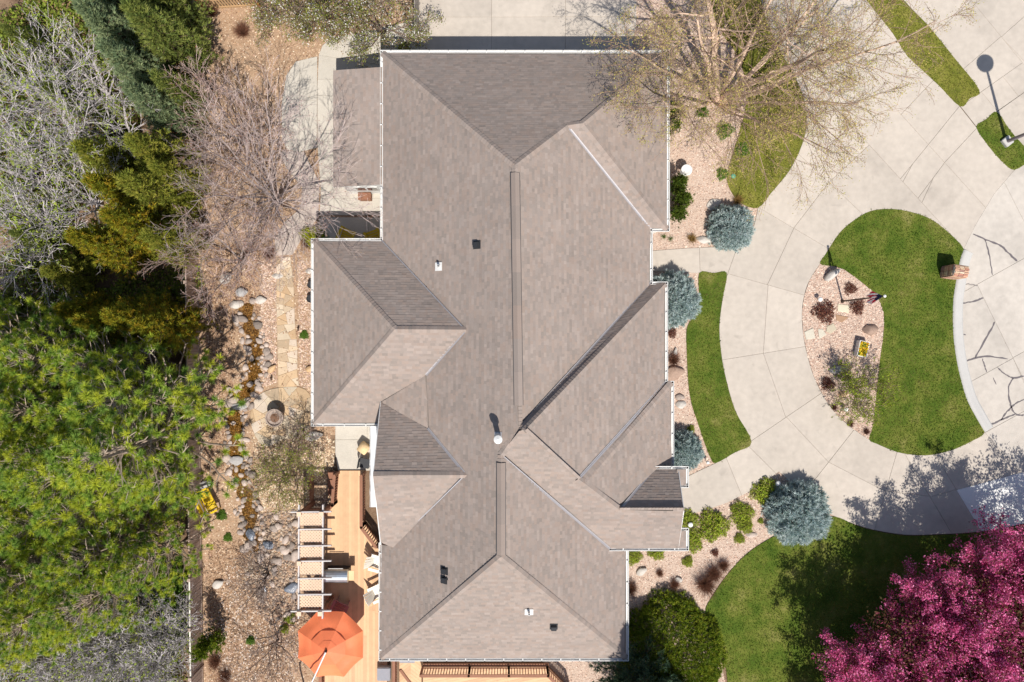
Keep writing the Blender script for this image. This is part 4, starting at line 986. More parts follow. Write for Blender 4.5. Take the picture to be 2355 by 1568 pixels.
m = MB(); m.tube([(ub.x + 0.02, ub.y + 0.05, 2.6), ((ub.x + uc.x) / 2, (ub.y + uc.y) / 2, 3.18), (uc.x, uc.y, 3.24)], 0.035, 8); m.build('arm', mt['white'], um)
m = MB(); m.box((ub.x, ub.y, DZ + 0.05), (0.9, 0.9, 0.1)); m.build('base', mt['black'], um)

# grill
gp = P(781, 1312, DZ); gt = thing('gas_grill', 'stainless steel gas grill with closed hood beside the pergola', 'grill', (gp.x, gp.y, DZ))
m = MB(); m.box((gp.x, gp.y, DZ + 0.42), (1.10, 0.52, 0.80)); m.build('cabinet', mt['black'], gt, bevel=0.015)
V = []; F = []; n_ = 9
for x in (-0.58, 0.58):
    for i in range(n_):
        a = math.pi * i / (n_ - 1); V.append((gp.x + x, gp.y - 0.30 * math.cos(a), DZ + 0.82 + 0.30 * math.sin(a) ** 0.7))
for i in range(n_ - 1): F.append((i, i + 1, n_ + i + 1, n_ + i))
F += [tuple(range(n_))[::-1], tuple(range(n_, 2 * n_))]
m = MB(); m.add(V, F); hd = m.build('hood', mt['steel'], gt)
m = MB(); m.tube([(gp.x - 0.35, gp.y + 0.36, DZ + 0.92), (gp.x + 0.35, gp.y + 0.36, DZ + 0.92)], 0.018, 8); m.build('handle', mt['white'], hd)
for s_ in (-1, 1):
    m = MB(); m.box((gp.x + s_ * 0.72, gp.y, DZ + 0.80), (0.26, 0.46, 0.03)); m.build('side_shelf', mt['black'] if s_ < 0 else mt['tan'], gt)

# slatted garden chairs (adirondack style)
def adirondack(label, px, py, z, rz, mat, group):
    p = P(px, py, z); t = thing('garden_chair', label, 'chair', (p.x, p.y, z), group, rz)
    for i in range(5):
        m = MB(); m.box((0, -0.28 + i * 0.115, 0.37 - i * 0.028), (0.52, 0.10, 0.022)); m.build('seat_slat', mat, t, True)
    for i in range(5):
        x = (i - 2) * 0.108; tp = 0.98 - 0.035 * abs(i - 2) ** 1.5; m = MB()
        m.beam((x * 0.86, 0.24, 0.24), (x * 1.12, 0.56, tp), 0.10, 0.02, (0, -1, 0.3)); m.build('back_slat', mat, t, True)
    for s_ in (-1, 1):
        m = MB(); m.box((s_ * 0.33, 0.02, 0.555), (0.13, 0.74, 0.024)); m.build('armrest', mat, t, True)
        m = MB(); m.box((s_ * 0.30, -0.30, 0.27), (0.03, 0.10, 0.545)); m.build('leg', mat, t, True)
        m = MB(); m.beam((s_ * 0.275, -0.34, 0.33), (s_ * 0.275, 0.48, 0.03), 0.025, 0.12); m.build('leg', mat, t, True)
    return t
adirondack('yellow slatted chair in the shade at the corner of the west wing', 800, 545, 0.055, R(155), mt['yellow'], 'yellow chairs on the side patio')
adirondack('yellow slatted chair half hidden under the main roof edge', 862, 548, 0.055, R(200), mt['yellow'], 'yellow chairs on the side patio')
adirondack('cream slatted chair nearest the diagonal railing, half under the eave', 873, 1290, DZ, R(75), mt['cream'], 'cream chairs on the deck')
adirondack('cream slatted chair further along the deck, half under the eave', 873, 1356, DZ, R(115), mt['cream'], 'cream chairs on the deck')
adirondack('dusty red slatted chair in the umbrella shadow', 783, 1395, DZ, R(-25), mt['mauve'], None)
# yellow bench
bp = P(486, 1148, 0); bt = thing('garden_bench', 'bright yellow slatted bench by the fence and stream', 'bench', (bp.x, bp.y, 0), None, R(-63))
for i in range(8):
    m = MB(); m.box((-0.42 + i * 0.12, 0.02, 0.42), (0.10, 0.44, 0.025)); m.build('seat_slat', mt['yellow'], bt, True)
for y in (-0.21, 0.24): m = MB(); m.box((0, y, 0.39), (1.06, 0.05, 0.06)); m.build('seat_rail', mt['yellow'], bt, True)
m = MB(); m.beam((-0.55, -0.33, 0.62), (0.55, -0.33, 0.62), 0.03, 0.30, (0, -0.35, 1)); m.build('backrest', mt['yellow'], bt, True)
m = MB(); m.beam((-0.56, -0.41, 0.80), (0.56, -0.41, 0.80), 0.10, 0.03, (0, 0, 1)); m.build('top_rail', mt['yellow'], bt, True)
for s_ in (-1, 1):
    m = MB(); m.box((s_ * 0.57, -0.04, 0.60), (0.09, 0.62, 0.03)); m.build('armrest', mt['yellow'], bt, True)
    for y in (-0.27, 0.22): m = MB(); m.box((s_ * 0.56, y, 0.30), (0.06, 0.06, 0.60)); m.build('leg', mt['yellow'], bt, True)
# ottoman and dark chair on the patio
op = P(839, 1028, 0.14); ot = thing('tufted_stool', 'square tan tufted stool on the concrete patio', 'stool', (op.x, op.y, 0.14), None, R(-35))
m = MB(); m.box((0, 0, 0.22), (0.46, 0.46, 0.40)); m.build('base', mt['tan'], ot, True, bevel=0.02)
m = MB(); m.box((0, 0, 0.45), (0.48, 0.48, 0.08)); cu = m.build('cushion', mt['tan'], ot, True, smooth=True, bevel=0.03)
for x in (-.1, .1):
    for y in (-.1, .1): m = MB(); m.lathe((x, y, 0.488), [(0.018, 0), (0.012, 0.012)], 8); m.build('button', mt['tan'], cu, True)
cp = P(842, 1062, 0.14); ct = thing('metal_chair', 'dark metal patio chair beside the deck entrance', 'chair', (cp.x, cp.y, 0.14), None, R(80))
m = MB(); m.box((0, 0, 0.42), (0.46, 0.46, 0.04)); m.build('seat', mt['black'], ct, True, bevel=0.01)
m = MB(); m.box((0, 0.24, 0.72), (0.46, 0.03, 0.40)); m.build('backrest', mt['black'], ct, True, bevel=0.01)
for x in (-.2, .2):
    for y in (-.2, .22): m = MB(); m.tube([(x, y, 0), (x, y, 0.42)], 0.014, 6); m.build('leg', mt['black'], ct, True)
# long white cover
wc = thing('fabric_cover', 'long white fabric cover under the west gable edge', 'cover', P(858, 1070, 0))
V = []; F = []; N = 16
for i in range(N + 1):
    y = 974 + (1166 - 974) * i / N
    for j, (x, z) in enumerate(((850, 0.02), (850, 0.62), (853, 0.70), (866, 0.74), (884, 0.80))):
        q = P(x + (0.5 * math.sin(i * 2.3) if j < 2 else 0), y, z + 0.02 * math.sin(i * 1.9 + j)); V.append(q)
    if i:
        for j in range(4): k = (i - 1) * 5 + j; F.append((k, k + 1, k + 6, k + 5))
F.append((0, 1, 2, 3, 4)); F.append(tuple(N * 5 + j for j in range(5))[::-1])
m = MB(); m.add(V, F); m.build('cover_sheet', mt['canvas'], wc)

# south deck, landing, railings
sdk = thing('rear_deck', 'lit plank deck south of the house behind the baluster railing', 'deck', P(1120, 1600, 0))
sp = [(972, 1533), (1258, 1533), (1330, 1605), (1330, 1720), (972, 1720)]
m = MB(); m.prism(pts(sp, 0.3), 0, 0.30); m.build('deck_base', mt['rail'], sdk)
planks(sdk, pts(sp, 0.36), R(12), 0.142, 0.36, mt['deck'], seed=9)
m = MB(); m.beam(P(972, 1529, 0.30), P(1262, 1529, 0.30), 0.16, 0.12); m.build('rim_board', mt['rail'], sdk)
railing('deck_railing', 'long baluster railing along the south rear deck', [(972, 1534), (1080, 1534), (1170, 1534), (1258, 1534), (1310, 1586)], 0.36)
ld = thing('deck_landing', 'chevron plank landing below the south-west house corner', 'deck', P(945, 1560, 0))
lp = [(918, 1490), (969, 1490), (969, 1720), (918, 1720)]
m = MB(); m.prism(pts(lp, 0.2), 0, 0.26); m.build('deck_base', mt['rail'], ld)
planks(ld, pts([(918, 1490), (943.5, 1490), (943.5, 1720), (918, 1720)], 0.31), R(38), 0.142, 0.31, mt['deck'], seed=10, joints=0)
planks(ld, pts([(943.5, 1490), (969, 1490), (969, 1720), (943.5, 1720)], 0.31), R(-38), 0.142, 0.31, mt['deck'], seed=11, joints=0)
railing('deck_railing', 'redwood railing between landing and west deck', [(912, 1500), (912, 1700)], 0.25)
m = MB(); a_ = P(936, 1514, 0.33); m.box((a_.x, a_.y, 0.325), (0.72, 0.42, 0.02)); setp(m.build('door_mat', mt['greycloth'], bevel=0.004), 'grey door mat on the chevron landing', 'mat')
m = MB(); a_ = P(884, 1545, 0.3); m.box((a_.x, a_.y, 0.42), (0.62, 0.62, 0.34)); setp(m.build('storage_box', mt['greycloth'], bevel=0.03), 'dark grey storage box in the shade by the house corner', 'box')
m = MB(); m.beam(P(920, 1540, .34), P(946, 1575, .34), 0.12, 0.06); setp(m.build('step_board', mt['rail']), 'dark diagonal board lying on the chevron landing', 'board')

# ================================================================== FENCES
def panel_fence():
    A, B = P(455, 545, 0), P(468, 1640, 0); t = thing('privacy_fence', 'tan panel privacy fence along the woodland edge', 'fence', (A.x, A.y, 0))
    d = B - A; L = d.length; d.normalize(); n = max(1, round(L / 2.4)); h = 1.48
    for i in range(n + 1):
        p = A + d * (L * i / n); m = MB(); m.box((p.x, p.y, h / 2 + 0.04), (0.12, 0.12, h + 0.08)); po = m.build('post', mt['fence'], t)
        m = MB(); m.box((p.x, p.y, h + 0.11), (0.15, 0.15, 0.04)); m.build('post_cap', mt['fence'], po)
        if i < n:
            q = A + d * (L * (i + 1) / n); m = MB(); k = 15
            pn = None
            for j in range(k):
                u0 = p + (q - p) * (j / k + 0.002); u1 = p + (q - p) * ((j + 1) / k - 0.004)
                if j == 0:
                    pn = MB(); pn.beam(p + Vector((0, 0, 0.10)), q + Vector((0, 0, 0.10)), 0.05, 0.10); pn = pn.build('panel', mt['fence'], t)
                    sl = MB(); sl.box((0, 0, h / 2 + 0.05), (0.025, (u1 - u0).length, h - 0.12)); sme = sl.mesh('fence_board'); sme.materials.append(mt['fence'])
                c = (u0 + u1) / 2; o = link('fence_board', sme, None, pn); o.location = (c.x + (0.003 if j % 2 else -0.003), c.y, 0); o.rotation_euler = (0, 0, math.atan2(d.y, d.x) - math.pi / 2)
            m = MB(); m.beam(p + Vector((0, 0, h)), q + Vector((0, 0, h)), 0.055, 0.07); m.build('top_rail', mt['cream'] if i > n - 4 else mt['fence'], t)  # southern rails use cream: their sunlit white is put into the colour
panel_fence()
def picket(label, A, B, h, mat, w_, gap, post, name='picket_fence'):
    t = thing(name, label, 'fence', (A.x, A.y, 0)); d = B - A; L = d.length; d.normalize(); k = int(L / (w_ + gap)); me = None
    for i in range(k):
        p = A + d * ((i + 0.5) * (w_ + gap))
        if me is None: m = MB(); m.box((0, 0, h / 2), (w_, 0.022, h)); me = m.mesh('picket'); me.materials.append(mat)
        o = link('picket', me, None, t); o.location = (p.x, p.y, 0.02); o.rotation_euler = (0, 0, math.atan2(d.y, d.x))
    nn = Vector((d.y, -d.x, 0)) * 0.035
    for z in (0.25, h - 0.2): m = MB(); m.beam(A + nn + Vector((0, 0, z)), B + nn + Vector((0, 0, z)), 0.04, 0.09); m.build('rail', mat, t)
    n = max(1, round(L / 2.2))
    for i in range(n + 1): p = A + d * (L * i / n) + nn; m = MB(); m.box((p.x, p.y, h / 2 + 0.05), (0.10, 0.10, h + 0.12)); m.build('post', post, t)
picket('cedar picket fence with orange posts at the top edge', P(474, 22), P(598, 14), 1.25, mt['fencewood'], 0.09, 0.05, mt['orangewood'])
picket('weathered grey board fence between side garden and north drive', P(964, -60), P(963, 104), 1.75, mt['oldwood'], 0.14, 0.006, mt['oldwood'], 'board_fence')

# ================================================================== ISLAND AND STREET THINGS
# brick mailbox pillar
mbx = thing('brick_mailbox', 'brick mailbox pillar with arched top at the street kerb', 'mailbox', P(2178, 626, 0))
c = P(2178, 628, 0); mrz = R(-8); cx, cy = c.x, c.y; ca, sa = math.cos(mrz), math.sin(mrz)
def loc(x, y, z): return (cx + x * ca - y * sa, cy + x * sa + y * ca, z)
BX, BY, BH = 0.70, 0.52, 1.10
m = MB(); m.box((cx, cy, BH / 2), (BX - 0.03, BY - 0.03, BH), mrz); m.build('core', mt['mortar'], mbx)
BC = [(0.50, 0.30, 0.20), (0.60, 0.42, 0.28), (0.44, 0.21, 0.15), (0.66, 0.52, 0.38), (0.36, 0.20, 0.16), (0.58, 0.36, 0.24)]
bm_cache = {}
def brick(lx, ly, z, sx, sy, sz, rx=0):
    ci = random.randrange(len(BC)); key = (round(sx, 3), round(sy, 3), round(sz, 3), ci)
    if key not in bm_cache:
        mm = MB(); mm.box((0, 0, 0), (sx, sy, sz), colr=BC[ci]); bm_cache[key] = mm.mesh('brick', bevel=0.004); bm_cache[key].materials.append(mt['brick'])
        a = bm_cache[key].attributes.get('tone')
        if a is None: a = bm_cache[key].attributes.new('tone', 'FLOAT_COLOR', 'POINT')
        nv = len(bm_cache[key].vertices); a.data.foreach_set('color', np.tile(np.array([*BC[ci], 1], np.float32), nv))
    o = link('brick', bm_cache[key], None, mbx); o.location = loc(lx, ly, z); o.rotation_euler = Matrix.Rotation(mrz, 3, 'Z').to_4x4().to_euler() if not rx else (Matrix.Rotation(mrz, 3, 'Z') @ Matrix.Rotation(rx, 3, 'X')).to_euler()
rows = 11; bh = BH / rows
for r_ in range(rows):
    z = (r_ + 0.5) * bh; off = (r_ % 2) * 0.5
    for s_ in (-1, 1):
        n_ = 3
        for i in range(n_): brick(-BX / 2 + (i + 0.5) * BX / n_, s_ * BY / 2, z, BX / n_ - 0.012, 0.05, bh - 0.012)
        for i in range(2): brick(s_ * BX / 2, -BY / 2 + 0.03 + (i + 0.5) * (BY - 0.06) / 2, z, 0.05, (BY - 0.06) / 2 - 0.012, bh - 0.012)
for i in range(9):          # arched brick top, bricks laid across the arch
    a = math.pi * (i + 0.5) / 9; y = -math.cos(a) * BY / 2; zt = BH + math.sin(a) * 0.17
    sl = math.atan2(math.cos(a) * 0.17, math.sin(a) * BY / 2)
    for k in range(3): brick(-BX / 2 + (k + 0.5 + (0.12 if i % 2 else 0)) * BX / 3.2, y, zt, BX / 3.2 - 0.012, 0.066, 0.05, sl)
m = MB(); V = []
for x in (-BX / 2 + 0.01, BX / 2 - 0.01):
    for i in range(10): a = math.pi * i / 9; V.append(loc(x, -math.cos(a) * (BY / 2 - 0.01), BH - 0.02 + math.sin(a) * 0.165))
m.add(V, [tuple(range(10))[::-1], tuple(range(10, 20))] + [(i, i + 1, 11 + i, 10 + i) for i in range(9)]); m.build('arch_core', mt['mortar'], mbx)
m = MB(); m.box(loc(BX / 2 + 0.02, 0, 0.92), (0.04, 0.22, 0.24), mrz); m.build('mailbox_door', mt['black'], mbx)
# flagpole
fb = P(1935.5, 692.6, 0); fp = thing('flagpole', 'dark flagpole with furled stars and stripes flag in the island bed', 'flagpole', (fb.x, fb.y, 0)); FH = 4.36
m = MB(); m.tube([(fb.x, fb.y, 0), (fb.x, fb.y, FH)], [0.045, 0.03], 10); m.build('pole', mt['darkmetal'], fp)
m = MB(); m.lathe((fb.x, fb.y, FH), [(0.02, 0), (0.06, 0.04), (0.06, 0.08), (0.02, 0.12)], 12); m.build('finial', mt['lampwhite'], fp)
m = MB(); m.lathe((fb.x, fb.y, 0.03), [(0.09, 0), (0.09, 0.06), (0.05, 0.14)], 12); m.build('base_collar', mt['darkmetal'], fp)
V = []; F = []; Cc = []; NU, NV = 44, 42
for i in range(NU + 1):          # cloth hanging limp down the pole, opening into folds toward its lower edge
    u = i / NU
    for j in range(NV + 1):
        t = -1 + 2 * j / NV; wd_ = 0.04 + 0.31 * u ** 1.1
        fold = 0.045 * u * math.sin(t * 8.5 + u * 1.5) + 0.03 * u * math.sin(t * 15)
        z = FH - 0.05 - u * 1.22 * (1 - 0.10 * math.cos(t * 7)) + 0.05 * t * u
        V.append((fb.x - 0.055 - 0.05 * u * (1 - t * t) + fold, fb.y + t * wd_ - 0.03 * u, z))
        if u < 0.46 - 0.10 * t:
            cc = (0.72, 0.72, 0.76) if (i % 5 == 2 and j % 7 == 3 + (i % 2)) else (0.012, 0.018, 0.08)
        else: cc = (0.66, 0.025, 0.06) if int((t + 1) * 3.6 + u * 2.2) % 2 == 0 else (0.88, 0.86, 0.86)
        Cc.append(cc)
for i in range(NU):
    for j in range(NV): k = i * (NV + 1) + j; F.append((k, k + 1, k + NV + 2, k + NV + 1))
link('flag', np_mesh('flag', [tuple(v) for v in V], F, np.array(Cc), True), mt['flagcloth'], fp)
# street lamp
lb = P(2311, 327, 0); lt = thing('street_lamp', 'grey street lamp on a square concrete base in the grass strip', 'street lamp', (lb.x, lb.y, 0))
m = MB(); m.box((lb.x, lb.y, 0.12), (0.42, 0.42, 0.24), R(38)); m.build('base', mt['curb'], lt, bevel=0.02)
m = MB(); m.tube([(lb.x, lb.y, 0.2), (lb.x, lb.y, 6.2)], [0.085, 0.055], 12); m.build('pole', mt['lampgrey'], lt)
m = MB(); m.lathe((lb.x, lb.y, 6.1), [(0.06, 0), (0.12, 0.06), (0.40, 0.16), (0.42, 0.26), (0.28, 0.46), (0.05, 0.54)], 20); m.build('lamp_head', mt['lampgrey'], lt)
# planter with pansies
pp = P(1976, 802, 0.045); plt = thing('flower_planter', 'rectangular planter of yellow pansies in the island bed', 'planter', (pp.x, pp.y, 0.045), None, R(-12))
m = MB()
for (x, y, sx, sy) in ((-0.22, 0, 0.03, 0.74), (0.22, 0, 0.03, 0.74), (0, -0.36, 0.41, 0.03), (0, 0.36, 0.41, 0.03)): m.box((x, y, 0.21), (sx, sy, 0.42))
m.build('box', mt['white'], plt, True); m = MB(); m.box((0, 0, 0.36), (0.40, 0.68, 0.03)); m.build('soil', mt['soil'], plt, True)
# path lights
def path_light(label, px, py, r=0.11, z=0.03):
    p = P(px, py, 0.45); t = thing('path_light', label, 'light', (p.x, p.y, z), 'mushroom path lights')
    m = MB(); m.tube([(p.x, p.y, z), (p.x, p.y, 0.40)], 0.015, 6); m.build('stake', mt['darkmetal'], t)
    m = MB(); m.lathe((p.x, p.y, 0.38), [(r, 0), (r * 1.02, 0.015), (r * 0.75, 0.06), (0.02, 0.09)], 18); m.build('shade', mt['lampwhite'], t, smooth=True)
path_light('white mushroom light left of the red shrubs in the island bed', 1887, 688)
path_light('white mushroom light below the island shrub', 1946, 942)
path_light('white mushroom light in the shrub by the porch', 1588, 1207, 0.12)
path_light('white mushroom light above the largest blue spruce', 1790, 1112, 0.12)
path_light('white mushroom light at the tip of the grass by the walk', 1628, 1064, 0.08)
# bird bath
bb = P(1571, 398, 0); bt_ = thing('bird_bath', 'white pedestal bird bath beside the evergreen shrubs', 'bird bath', (bb.x, bb.y, 0))
m = MB(); m.lathe((bb.x, bb.y, 0.01), [(0.20, 0), (0.18, 0.06), (0.08, 0.12), (0.07, 0.55), (0.12, 0.62)], 16); m.build('pedestal', mt['white'], bt_, smooth=True)
m = MB(); m.lathe((bb.x, bb.y, 0.62), [(0.10, 0), (0.24, 0.06), (0.27, 0.11), (0.24, 0.115), (0.16, 0.07), (0.02, 0.06)], 20); m.build('bowl', mt['white'], bt_, smooth=True)
# valve cover
m = MB(); m.lathe(P(1686, 405, 0.05), [(0.11, 0), (0.11, 0.03), (0.02, 0.045)], 16); setp(m.build('valve_cover', mt['valve']), 'round green valve cover in the lawn under the birch', 'valve cover')
# barrel planter on the terrace
tp_ = P(640, 958, 0); bt_ = thing('barrel_planter', 'round taupe tub of soil on the flagstone terrace', 'planter', (tp_.x, tp_.y, 0.05))
m = MB(); m.lathe((tp_.x, tp_.y, 0.05), [(0.30, 0), (0.40, 0.55), (0.43, 0.60), (0.43, 0.64), (0.37, 0.64), (0.36, 0.55)], 28); m.build('tub', mt['pot'], bt_, smooth=False)
m = MB(); m.lathe((tp_.x, tp_.y, 0.58), [(0.37, 0), (0.30, 0.015), (0.05, 0.03)], 24); m.build('soil', mt['soil'], bt_)
for px, py, lab in ((715, 655, 'upper black plant pot under the west wing gutter'), (713, 687, 'lower black plant pot beside the west wing gutter')):
    p = P(px, py, 0.3); t_ = thing('plant_pot', lab, 'plant pot', (p.x, p.y, 0.02), 'black pots by the west wing')
    m = MB(); m.lathe((p.x, p.y, 0.02), [(0.11, 0), (0.16, 0.30), (0.175, 0.30), (0.175, 0.34), (0.15, 0.34), (0.14, 0.28)], 20); m.build('pot', mt['black'], t_); m = MB(); m.lathe((p.x, p.y, 0.28), [(0.145, 0), (0.02, 0.02)], 16); m.build('soil', mt['black'], t_)
for px, py, lab in ((686, 759, 'small dark garden spotlight right of the flagstone path'), (624, 873, 'small dark garden spotlight left of the flagstone path')):
    p = P(px, py, 0.1); t_ = thing('garden_spotlight', lab, 'spotlight', (p.x, p.y, 0.02), 'garden spotlights')
    m = MB(); m.tube([(p.x, p.y, 0.01), (p.x, p.y, 0.16)], 0.012, 6); m.build('stake', mt['darkmetal'], t_); m = MB(); m.tube([(p.x, p.y - 0.03, 0.14), (p.x + 0.02, p.y + 0.12, 0.24)], [0.03, 0.05], 10); m.build('lamp_head', mt['darkmetal'], t_)

# ================================================================== VEGETATION
def nrm(a): return a / np.maximum(np.linalg.norm(a, axis=-1, keepdims=True), 1e-9)
def tube_arrays(segs, sides=3):
    a = np.array(segs, float); p0, p1, r0, r1 = a[:, 0:3], a[:, 3:6], a[:, 6], a[:, 7]
    d = nrm(p1 - p0); ref = np.where(np.abs(d[:, 2:3]) > 0.9, [[1.0, 0, 0]], [[0, 0, 1.0]])
    x = nrm(np.cross(d, ref)); y = np.cross(d, x); n = len(a)
    ang = 2 * np.pi * np.arange(sides) / sides
    ring = np.cos(ang)[None, :, None] * x[:, None] + np.sin(ang)[None, :, None] * y[:, None]
    V = np.concatenate([p0[:, None] + ring * r0[:, None, None], p1[:, None] + ring * r1[:, None, None]], 1).reshape(-1, 3)
    f = np.array([(k, (k + 1) % sides, sides + (k + 1) % sides, sides + k) for k in range(sides)])
    F = (f[None] + (2 * sides) * np.arange(n)[:, None, None]).reshape(-1, 4)
    return V, F
def branch_mesh(name, segs, c, sides=3, var=0.2, c2=None, lvl=None):
    V, F = tube_arrays(segs, sides); n = len(segs); cc = np.array(c)[None] * rng.uniform(1 - var, 1 + var, (n, 1))
    if c2 is not None:
        t = np.clip((np.array([s[6] for s in segs]) - 0.008) / 0.03, 0, 1)[:, None]; cc = (cc * t + np.array(c2)[None] * (1 - t) * rng.uniform(1 - var, 1 + var, (n, 1)))
    me = np_mesh(name, V, F, np.repeat(cc, 2 * sides, 0)); me.materials.append(mt['bark']); return me
def grow(rnd, p, d, L, r, spec, lvl, segs, tips, rmin=0.006):
    sp = spec[lvl]; n = sp['n']; p = np.array(p, float); d = np.array(d, float); d /= np.linalg.norm(d)
    sl = L / n; kids = sp.get('kids', 0)
    r_end = max(rmin, r * sp.get('taper', 0.35)); start = sp.get('start', 0.2)
    kid_at = sorted([start + (1 - start) * (i + rnd.random() * 0.8) / max(kids, 1) for i in range(kids)]); ki = 0
    phase = rnd.random() * 6.28
    for i in range(n):
        w_ = sp.get('wig', 0.15); d = d + np.array([rnd.gauss(0, w_), rnd.gauss(0, w_), rnd.gauss(0, w_ * 0.7) + sp.get('trop', 0.0)]); d /= np.linalg.norm(d)
        q = p + d * sl * rnd.uniform(0.85, 1.15); ra = r + (r_end - r) * i / n; rb = r + (r_end - r) * (i + 1) / n
        segs.append((*p, *q, max(ra, rmin), max(rb, rmin)))
        while ki < kids and kid_at[ki] <= (i + 1) / n:
            t = kid_at[ki] * n - i; b = p + (q - p) * min(max(t, 0), 1); ki += 1
            an = rnd.gauss(sp.get('ang', 0.8), 0.15); phase += 2.4 + rnd.gauss(0, 0.4)
            u = np.cross(d, [0.3, 0.2, 1.0]); u /= np.linalg.norm(u); v = np.cross(d, u)
            kd = d * math.cos(an) + (u * math.cos(phase) + v * math.sin(phase)) * math.sin(an)
            kl = L * sp.get('klen', 0.55) * (1.15 - 0.6 * kid_at[ki - 1]) * rnd.uniform(0.75, 1.25)
            if lvl + 1 < len(spec): grow(rnd, b, kd, kl, max(rb * sp.get('krad', 0.6), rmin), spec, lvl + 1, segs, tips, rmin)
        if lvl >= len(spec) - 2: tips.append((*q, *d, lvl))
        p = q
def needles(pp, dd, n, length, width, spread, cols, cvar=0.25, lift=0.0):
    pp = np.asarray(pp); m = len(pp)
    d = nrm(nrm(np.asarray(dd))[:, None] + spread * rng.normal(0, 1, (m, n, 3)) + np.array([0, 0, lift])); l = length * rng.uniform(0.65, 1.15, (m, n, 1))
    x = nrm(np.cross(d, rng.normal(0, 1, (m, n, 3)))) * width * rng.uniform(0.7, 1.3, (m, n, 1))
    b = pp[:, None] + d * l * 0.08
    V = np.stack([b - x, b + x, b + d * l], 2).reshape(-1, 3)
    c = (np.asarray(cols)[:, None] * rng.uniform(1 - cvar, 1 + cvar, (m, n, 1))).reshape(-1, 3)
    return V, np.arange(len(V)).reshape(-1, 3), np.repeat(c, 3, 0)
def leaves(pp, n, size, jit, cols, cvar=0.25, asp=0.55, up=0.3):
    pp = np.asarray(pp); m = len(pp); c0 = pp[:, None] + rng.normal(0, jit, (m, n, 3))
    a = nrm(rng.normal(0, 1, (m, n, 3))); nn = nrm(rng.normal(0, 1, (m, n, 3)) + np.array([0, 0, up]))
    b = nrm(np.cross(nn, a)); a = np.cross(b, nn); s = size * rng.uniform(0.6, 1.3, (m, n, 1))
    V = np.stack([c0 - a * s, c0 + b * s * asp, c0 + a * s, c0 - b * s * asp], 2).reshape(-1, 3)
    idx = rng.integers(0, len(cols), m * n); c = np.array(cols)[idx] * rng.uniform(1 - cvar, 1 + cvar, (m * n, 1))
    return V, np.arange(len(V)).reshape(-1, 4), np.repeat(c, 4, 0)
def foliage_mesh(name, vfc, mat='leaf'):
    me = np_mesh(name, *vfc); me.materials.append(mt[mat]); return me
def plant(name, label, cat, px, py, z, parts, group=None, rz=0, sc=1.0, zs=1.0):
    t = thing(name, label, cat, P(px, py, 0) + Vector((0, 0, z)), group, rz); t.scale = (sc, sc, sc * zs)
    for nm, me in parts: link(nm, me, None, t, True)
    return t

# ---- pines
def pine_parts(seed, h, Rr):
    rnd = random.Random(seed); segs = []; tp = []; td = []
    nz = 12; pr = (0, 0, 0)
    for i in range(nz):
        q = (rnd.gauss(0, 0.04) + pr[0], rnd.gauss(0, 0.04) + pr[1], h * (i + 1) / nz); segs.append((*pr, *q, 0.15 * (1 - i / nz) + 0.02, 0.15 * (1 - (i + 1) / nz) + 0.02)); pr = q
    z = h * 0.16
    while z < h * 0.98:
        f = z / h; nb = rnd.randint(5, 7); a0 = rnd.random() * 6.28
        for k in range(nb):
            a = a0 + 6.283 * k / nb + rnd.gauss(0, 0.2); L = max(0.35, Rr * (1 - f) ** 0.62 * rnd.uniform(0.7, 1.12)); el = 0.15 + 0.75 * f
            d = np.array([math.cos(a) * math.cos(el), math.sin(a) * math.cos(el), math.sin(el)]); p = np.array([0, 0, z]); n = max(3, int(L / 0.45)); r = 0.045 * (1 - f) + 0.016
            for i in range(n):
                d = d + np.array([rnd.gauss(0, 0.13), rnd.gauss(0, 0.13), 0.06]); d /= np.linalg.norm(d); q = p + d * L / n
                segs.append((*p, *q, r * (1 - 0.6 * i / n), r * (1 - 0.6 * (i + 1) / n)))
                if i >= n * 0.35:
                    for s_ in (-1, 1):
                        if rnd.random() < 0.85:
                            side = np.array([-d[1], d[0], 0]) * s_; sd = d * 0.6 + side * 0.8 + np.array([0, 0, 0.25 + rnd.gauss(0, .15)]); sd /= np.linalg.norm(sd); sl = rnd.uniform(0.25, 0.6) * (1.1 - 0.4 * i / n)
                            e = q + sd * sl; segs.append((*q, *e, r * 0.4, 0.009)); tp.append(e); td.append(sd + np.array([0, 0, 0.5]))
                            if rnd.random() < 0.55:
                                sd2 = sd + np.array([rnd.gauss(0, .5), rnd.gauss(0, .5), 0.3]); sd2 /= np.linalg.norm(sd2); e2 = q + sd * sl * 0.5 + sd2 * 0.26; segs.append((*(q + sd * sl * 0.5), *e2, 0.010, 0.007)); tp.append(e2); td.append(sd2 + np.array([0, 0, 0.5]))
                p = q
            tp.append(p); td.append(d + np.array([0, 0, 0.4]))
        z += rnd.uniform(0.36, 0.52)
    tp = np.array(tp); td = np.array(td); base = np.array([(0.43, 0.51, 0.05), (0.30, 0.43, 0.055), (0.54, 0.58, 0.055), (0.22, 0.35, 0.06)])
    keep = rng.random(len(tp)) < 0.78; tp = tp[keep]; td = td[keep]
    c = base[rng.integers(0, 4, len(tp))]
    return [('trunk', branch_mesh('trunk', segs, (0.30, 0.23, 0.18), 4, 0.2, (0.40, 0.33, 0.27))), ('crown', foliage_mesh('crown', needles(tp, td, 92, 0.20, 0.0082, 0.85, c, 0.3), 'needle'))]
PINES = [pine_parts(s, h, r) for s, h, r in ((1, 8.6, 2.9), (2, 9.4, 3.1), (3, 7.6, 2.7))]
rowname = ['overhanging the fence', 'just behind the fence row', 'in the middle of the stand', 'toward the left edge', 'at the far left edge']
ordn = ['northernmost pine', 'second pine from the top', 'third pine from the top', 'fourth pine from the top', 'fifth pine from the top', 'sixth pine from the top']
k = 0
